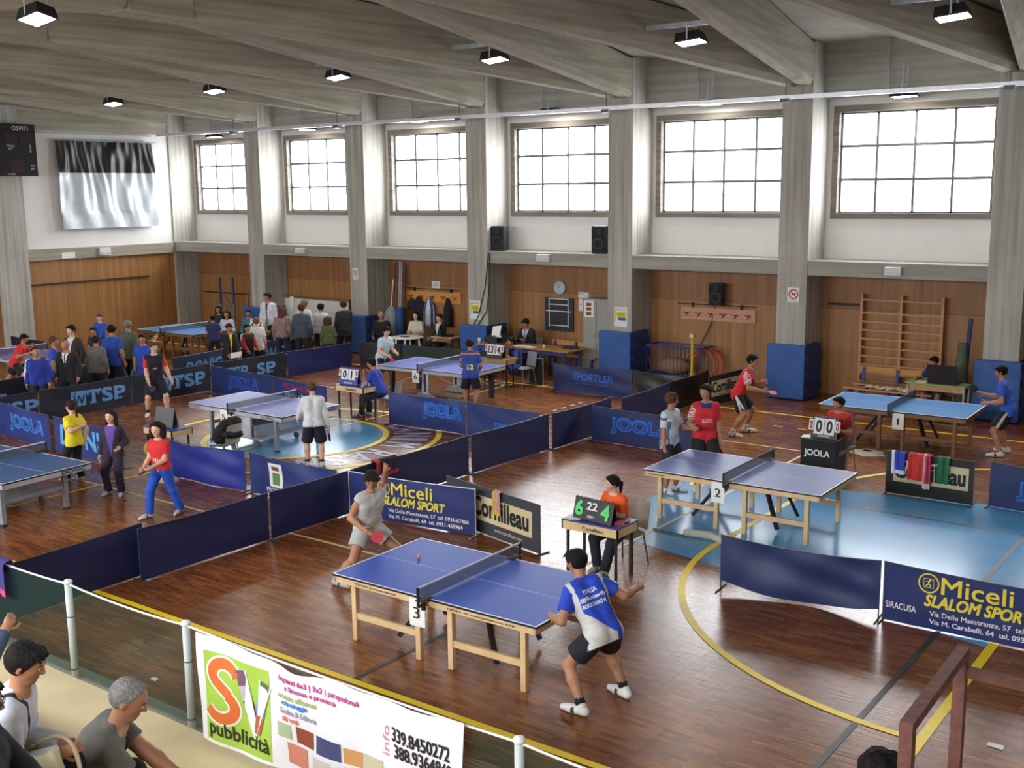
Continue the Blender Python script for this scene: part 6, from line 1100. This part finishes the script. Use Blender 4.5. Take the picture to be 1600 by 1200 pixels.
x, y, H = hp(156, 494, -24.2); person('small child in a blue sweatshirt standing before the end wall', x, y, -62, H, ('long', (44, 80, 180)), ('trousers', (60, 40, 48)), ('cap', (34, 34, 44)), SHOE, 'c', lod=2, hs=1.14, rh=(.05, .22, .72), lh=(-.05, .22, .70))
x, y, H = hp(173, 511, -18.5); person('boy in a blue tee and dark shorts seen from behind beside the grey jacket', x, y, 122, H, ('tee', (42, 76, 170)), ('shorts', (28, 32, 60), .95), ('short', BLK), SHOE, 'b', lod=2)
x, y, H = hp(197, 504, -19.2); person('tall grey haired man in an olive jacket seen from behind', x, y, 112, H, ('jacket', (88, 90, 78)), ('trousers', (28, 28, 32)), ('short', (120, 116, 110)), BLACK, 'b', lod=2, bw=1.1, look=(14, 0))
x, y, H = hp(222, 525, -17.9); person('boy in a blue shirt beside the red sleeved player', x, y, -35, H, ('polo', (44, 76, 180)), ('shorts', (40, 60, 150), .95), ('short', BLK), SHOE, 'b', lod=2, look=(-10, 0))
x, y, H = hp(237, 522, -19.0); person('brown haired child peeping behind the boy in the blue shirt', x, y, 60, H, ('tee', (40, 110, 130)), ('shorts', (30, 32, 50), .95), ('short', (90, 66, 48)), SHOE, 'c', lod=2, hs=1.14)
t = score_desk('green desk with score cards in the left crowd', -21.9, -21.1, 17.2, 17.7, .74, None, M('green_top', (142, 172, 112), .4), beech); flip_score('small white score flipper in the left crowd', -21.5, 17.4, .742, .1, .5, .34, (210, 210, 204), [('4', .06, .2, .42, .7, (226, 226, 222), BKc), ('0', .5, .2, .42, .7, (226, 226, 222), BKc)], None)
# --- around the far left table and the whiteboard
x, y, H = hp(333, 495, -21.0); person('boy in a dark blue tee at the right end of the far left table', x, y, 150, H, ('tee', (34, 40, 84)), ('trousers', (26, 28, 40)), ('short', BLK), SHOE, 'b', lod=2, lean=8, rh=(.18, .26, .78), lh=(-.18, .28, .80))
def seatp(u, v, yy, H, seat=.45): p = wy(u, v, yy); return p[0], yy
for lab, (u, v), yy, col, hr, fc in (('woman with long black hair sitting by the volleyball posts', (342, 488), 23.4, (40, 44, 60), ('long', BLK), -60), ('girl in a white and black top sitting before the volleyball posts', (355, 496), 22.6, (196, 196, 200), ('bob', BLK), -60), ('man in a teal top sitting beside the small score flipper', (389, 490), 23.2, (44, 116, 136), ('short', (52, 36, 30)), -60)):
    p = wy(u, v, yy); z0 = max(.30, p[2]-.90); person(lab, p[0], yy, fc, 1.62, ('long', col), ('trousers', (30, 32, 42)), hr, SHOE, 'b', lod=2, seat=z0, look=(10, 0)); chair('chair under the '+lab.split(' sitting')[0], p[0], yy+.0, fc, plasg)
score_desk('small green desk before the man in teal', -21.75, -21.05, 22.2, 22.6, .72, None, M('green_top', (142, 172, 112), .4), darkwood); flip_score('white score flipper between the seated people at the far left table', -21.4, 22.4, .722, .1, .62, .36, (206, 206, 196), [('4', .04, .2, .3, .6, (226, 224, 214), BKc), ('7', .56, .2, .3, .6, (226, 224, 214), BKc)], None)
x, y, H = hp(357, 508, -17.75); person('youngster in a black tracksuit top with a yellow stripe', x, y, -20, H, ('jacket', (28, 26, 30)), ('trousers', (26, 26, 32)), ('short', (44, 30, 26)), BLACK, 'b', lod=2, look=(-10, -14), rh=(.12, .25, .78), lh=(-.16, .25, .78), vee=((224, 206, 40), (224, 206, 40), -.02, .07))
tag(obj('paper_sheets', MB().grid(4, 4, lambda a, b: (-17.42+.02*a, 18.05+.34*a, .74+.14*b)), whitem), 'white papers held over the barrier by the black and yellow tracksuit', 'paper')
x, y, H = hp(385, 509, -17.95); person('youngster in a black tracksuit with red and white shoulders', x, y, -10, H, ('jacket', (28, 28, 34), (170, 40, 44)), ('trousers', (26, 26, 32)), ('short', BLK), BLACK, 'b', lod=2, rh=(.14, .26, .80), lh=(-.16, .28, .84), paint=strp(1), mats=[(214, 212, 212)])
x, y, H = hp(400, 499, -18.15); person('boy in a white shirt and black shorts seen from behind at the barrier', x, y, 140, H, ('polo', (216, 216, 220)), ('shorts', (34, 28, 36), .95), ('short', (112, 78, 56)), SHOE, 'c', lod=2, lean=4)
x, y, H = hp(419, 460, -21.3); person('tall man in a white tracksuit jacket with dark seams before the pillar', x, y, -70, min(H, 1.84), ('jacket', (206, 206, 214)), ('trousers', (32, 36, 56)), ('short', BLK), BLACK, 'b', lod=2, bw=1.05, look=(-30, 0), vee=((40, 42, 60), (40, 42, 60), -.08, .05))
x, y, H = hp(439, 482, -18.9); person('woman with long brown hair in a mauve top seen from behind', x, y, 128, H, ('long', (140, 118, 116)), ('trousers', (40, 46, 66)), ('long', (96, 60, 44)), BLACK, 'c', lod=2)
x, y, H = hp(470, 478, -18.4); person('man in a slate blue jacket reading the whiteboard from behind', x, y, 120, H, ('jacket', (66, 74, 92)), ('trousers', (44, 46, 44)), ('short', (70, 52, 42)), BLACK, 'b', lod=2, bw=1.1)
x, y, H = hp(474, 471, -19.4); person('grey haired man in white hidden behind the slate blue jacket', x, y, 100, min(H, 1.86), ('long', (210, 208, 214)), ('trousers', (34, 36, 50)), ('short', (110, 106, 104)), BLACK, 'b', lod=2)
x, y, H = hp(500, 477, -18.6); person('man in a loose white shirt and black shorts reading the whiteboard', x, y, 112, H, ('long', (206, 204, 214)), ('shorts', (28, 28, 36), 1.0), ('short', BLK), SHOE, 'b', lod=2, bw=1.05)
x, y, H = hp(537, 473, -18.0); person('person in a dark green coat pointing at the whiteboard', x, y, 150, H, ('suit', (36, 44, 42)), ('trousers', (30, 30, 34)), ('short', (56, 46, 42)), BLACK, 'c', lod=2, bw=1.05, rh=(.10, .36, 1.28))
x, y, H = hp(512, 497, -17.7, 1.38); person('child in an olive green top at the elbow of the green coat', x-.0, y, 150, H, ('jacket', (86, 92, 56)), ('trousers', (44, 48, 56)), ('bob', (78, 58, 44)), SHOE, 'c', lod=2, hs=1.1)
# --- seated along the far wall
person('bald bearded man in black sitting beside the blue pillar mat', -17.45, 23.7, -60, 1.72, ('jacket', (28, 28, 32)), ('trousers', (26, 26, 30)), ('bald', (60, 46, 40)), BLACK, 'b', lod=2, seat=.45, bw=1.1, look=(10, 0))
person('woman with dark curls in a white jacket at the round table', -16.72, 24.42, -72, 1.64, ('suit', (206, 200, 190)), ('trousers', (40, 38, 42)), ('bob', (36, 26, 24)), BLACK, 'c', lod=2, seat=.45, rh=(.12, .34, .80), lh=(-.14, .34, .80))
person('woman in a dark suit sitting beside the round table', -15.72, 24.34, -100, 1.64, ('suit', (30, 30, 38)), ('trousers', (28, 28, 34)), ('short', (62, 48, 42)), BLACK, 'c', lod=2, seat=.45, vee=((214, 212, 216), (214, 212, 216), .12, .32))
person('man in a dark suit typing at the long secretary table', -12.75, 24.66, -95, 1.72, ('suit', (32, 32, 40)), ('trousers', (28, 28, 34)), ('short', (46, 34, 30)), BLACK, 'b', lod=2, seat=.45, bw=1.08, lean=16, rh=(.14, .42, .84), lh=(-.14, .42, .84), look=(0, -22), vee=((190, 200, 216), (70, 84, 120), .12, .34))
# --- spectators on the terrace
r, s, K = person('grey haired man in a grey tee leaning forward on the terrace', -1.32, 3.4, 52, 1.76, ('tee', (104, 102, 98)), ('trousers', (44, 46, 56)), ('receding', (126, 124, 122)), (60, 56, 54), 'b', lod=0, seat=.94, bw=1.16, hs=1.12, lean=42, feet=((.14, .56, 0, .55), (-.14, .58, 0, .55)), rh=(.10, .72, 1.12), lh=(.02, .74, 1.10), look=(-8, -4), curl=.7)
r, s, K = person('dark haired man in a white sports jacket sitting on the terrace', -1.14, 2.84, 48, 1.76, ('jacket', (206, 212, 222)), ('trousers', (28, 30, 44)), ('short', (24, 22, 22)), (60, 60, 64), 'b', lod=0, seat=1.38, bw=1.08, lean=24, feet=((.14, .52, 0, .94), (-.14, .55, 0, .94)), rh=(.14, .46, 1.68), lh=(-.04, .44, 1.66), look=(-6, -6), curl=.5, paint=lambda ss, ff, h, arm, C: np.where((~arm) & (np.abs(ss-.06) < .012) & (h > .2), 0, -1), mats=[(40, 40, 56)])
r, s, K = person('man in a black jacket with glasses at the lower left corner', -.56, 2.50, 52, 1.76, ('jacket', (30, 30, 36)), ('trousers', (28, 28, 34)), ('short', (26, 22, 22)), BLACK, 'b', lod=0, seat=1.40, bw=1.08, lean=4, feet=((.14, .52, 0, .94), (-.14, .55, 0, .94)), rh=(.10, .46, 1.52), lh=(-.10, .46, 1.52), look=(-4, -4), glasses=True)
r, s, K = person('spectator in a denim jacket with a raised hand at the left edge', -2.30, 3.08, 84, 1.72, ('jacket', (62, 78, 104)), ('trousers', (40, 44, 60)), ('short', (40, 30, 26)), BLACK, 'b', lod=1, seat=1.36, lean=8, feet=((.14, .52, 0, .94), (-.14, .55, 0, .94)), rh=(.20, .46, 1.98), look=(0, -4))
r, s, K = person('dark haired person standing at the lower edge beside the rusty handrail', 3.50, 4.76, 90, 1.66, ('jacket', (40, 40, 48)), ('trousers', (30, 32, 44)), ('short', (24, 20, 20)), BLACK, 'b', lod=1, z=.55)
t = thing('tote_bag', 'beige canvas bag standing between the two seated men', 'bag', (-.74, 2.98, 1.36), .2); canvas = M('canvas_beige', (196, 184, 152), .85, bump=.4, bscale=10)
obj('sack', MB().grid(36, 14, lambda a, b: ((.20-.09*b*b)*math.cos(6.2832*a)*(1+.06*math.sin(a*31+b*6)), (.13-.09*b)*math.sin(6.2832*a)*(1+.10*math.sin(a*44+b*4)), .40*b+.03*math.cos(6.2832*a*2)*b)), canvas, t, True)
obj('strap', MB().tube([(-.12+.33*q, .16*math.sin(q*2.6), .36+.10*math.sin(q*3.14)-.30*q*q) for q in np.linspace(0, 1, 16)], .013, 6), canvas, t, True); obj('buckle', MB().box(-.03, .03, -.16, -.14, .24, .30), alum, t)
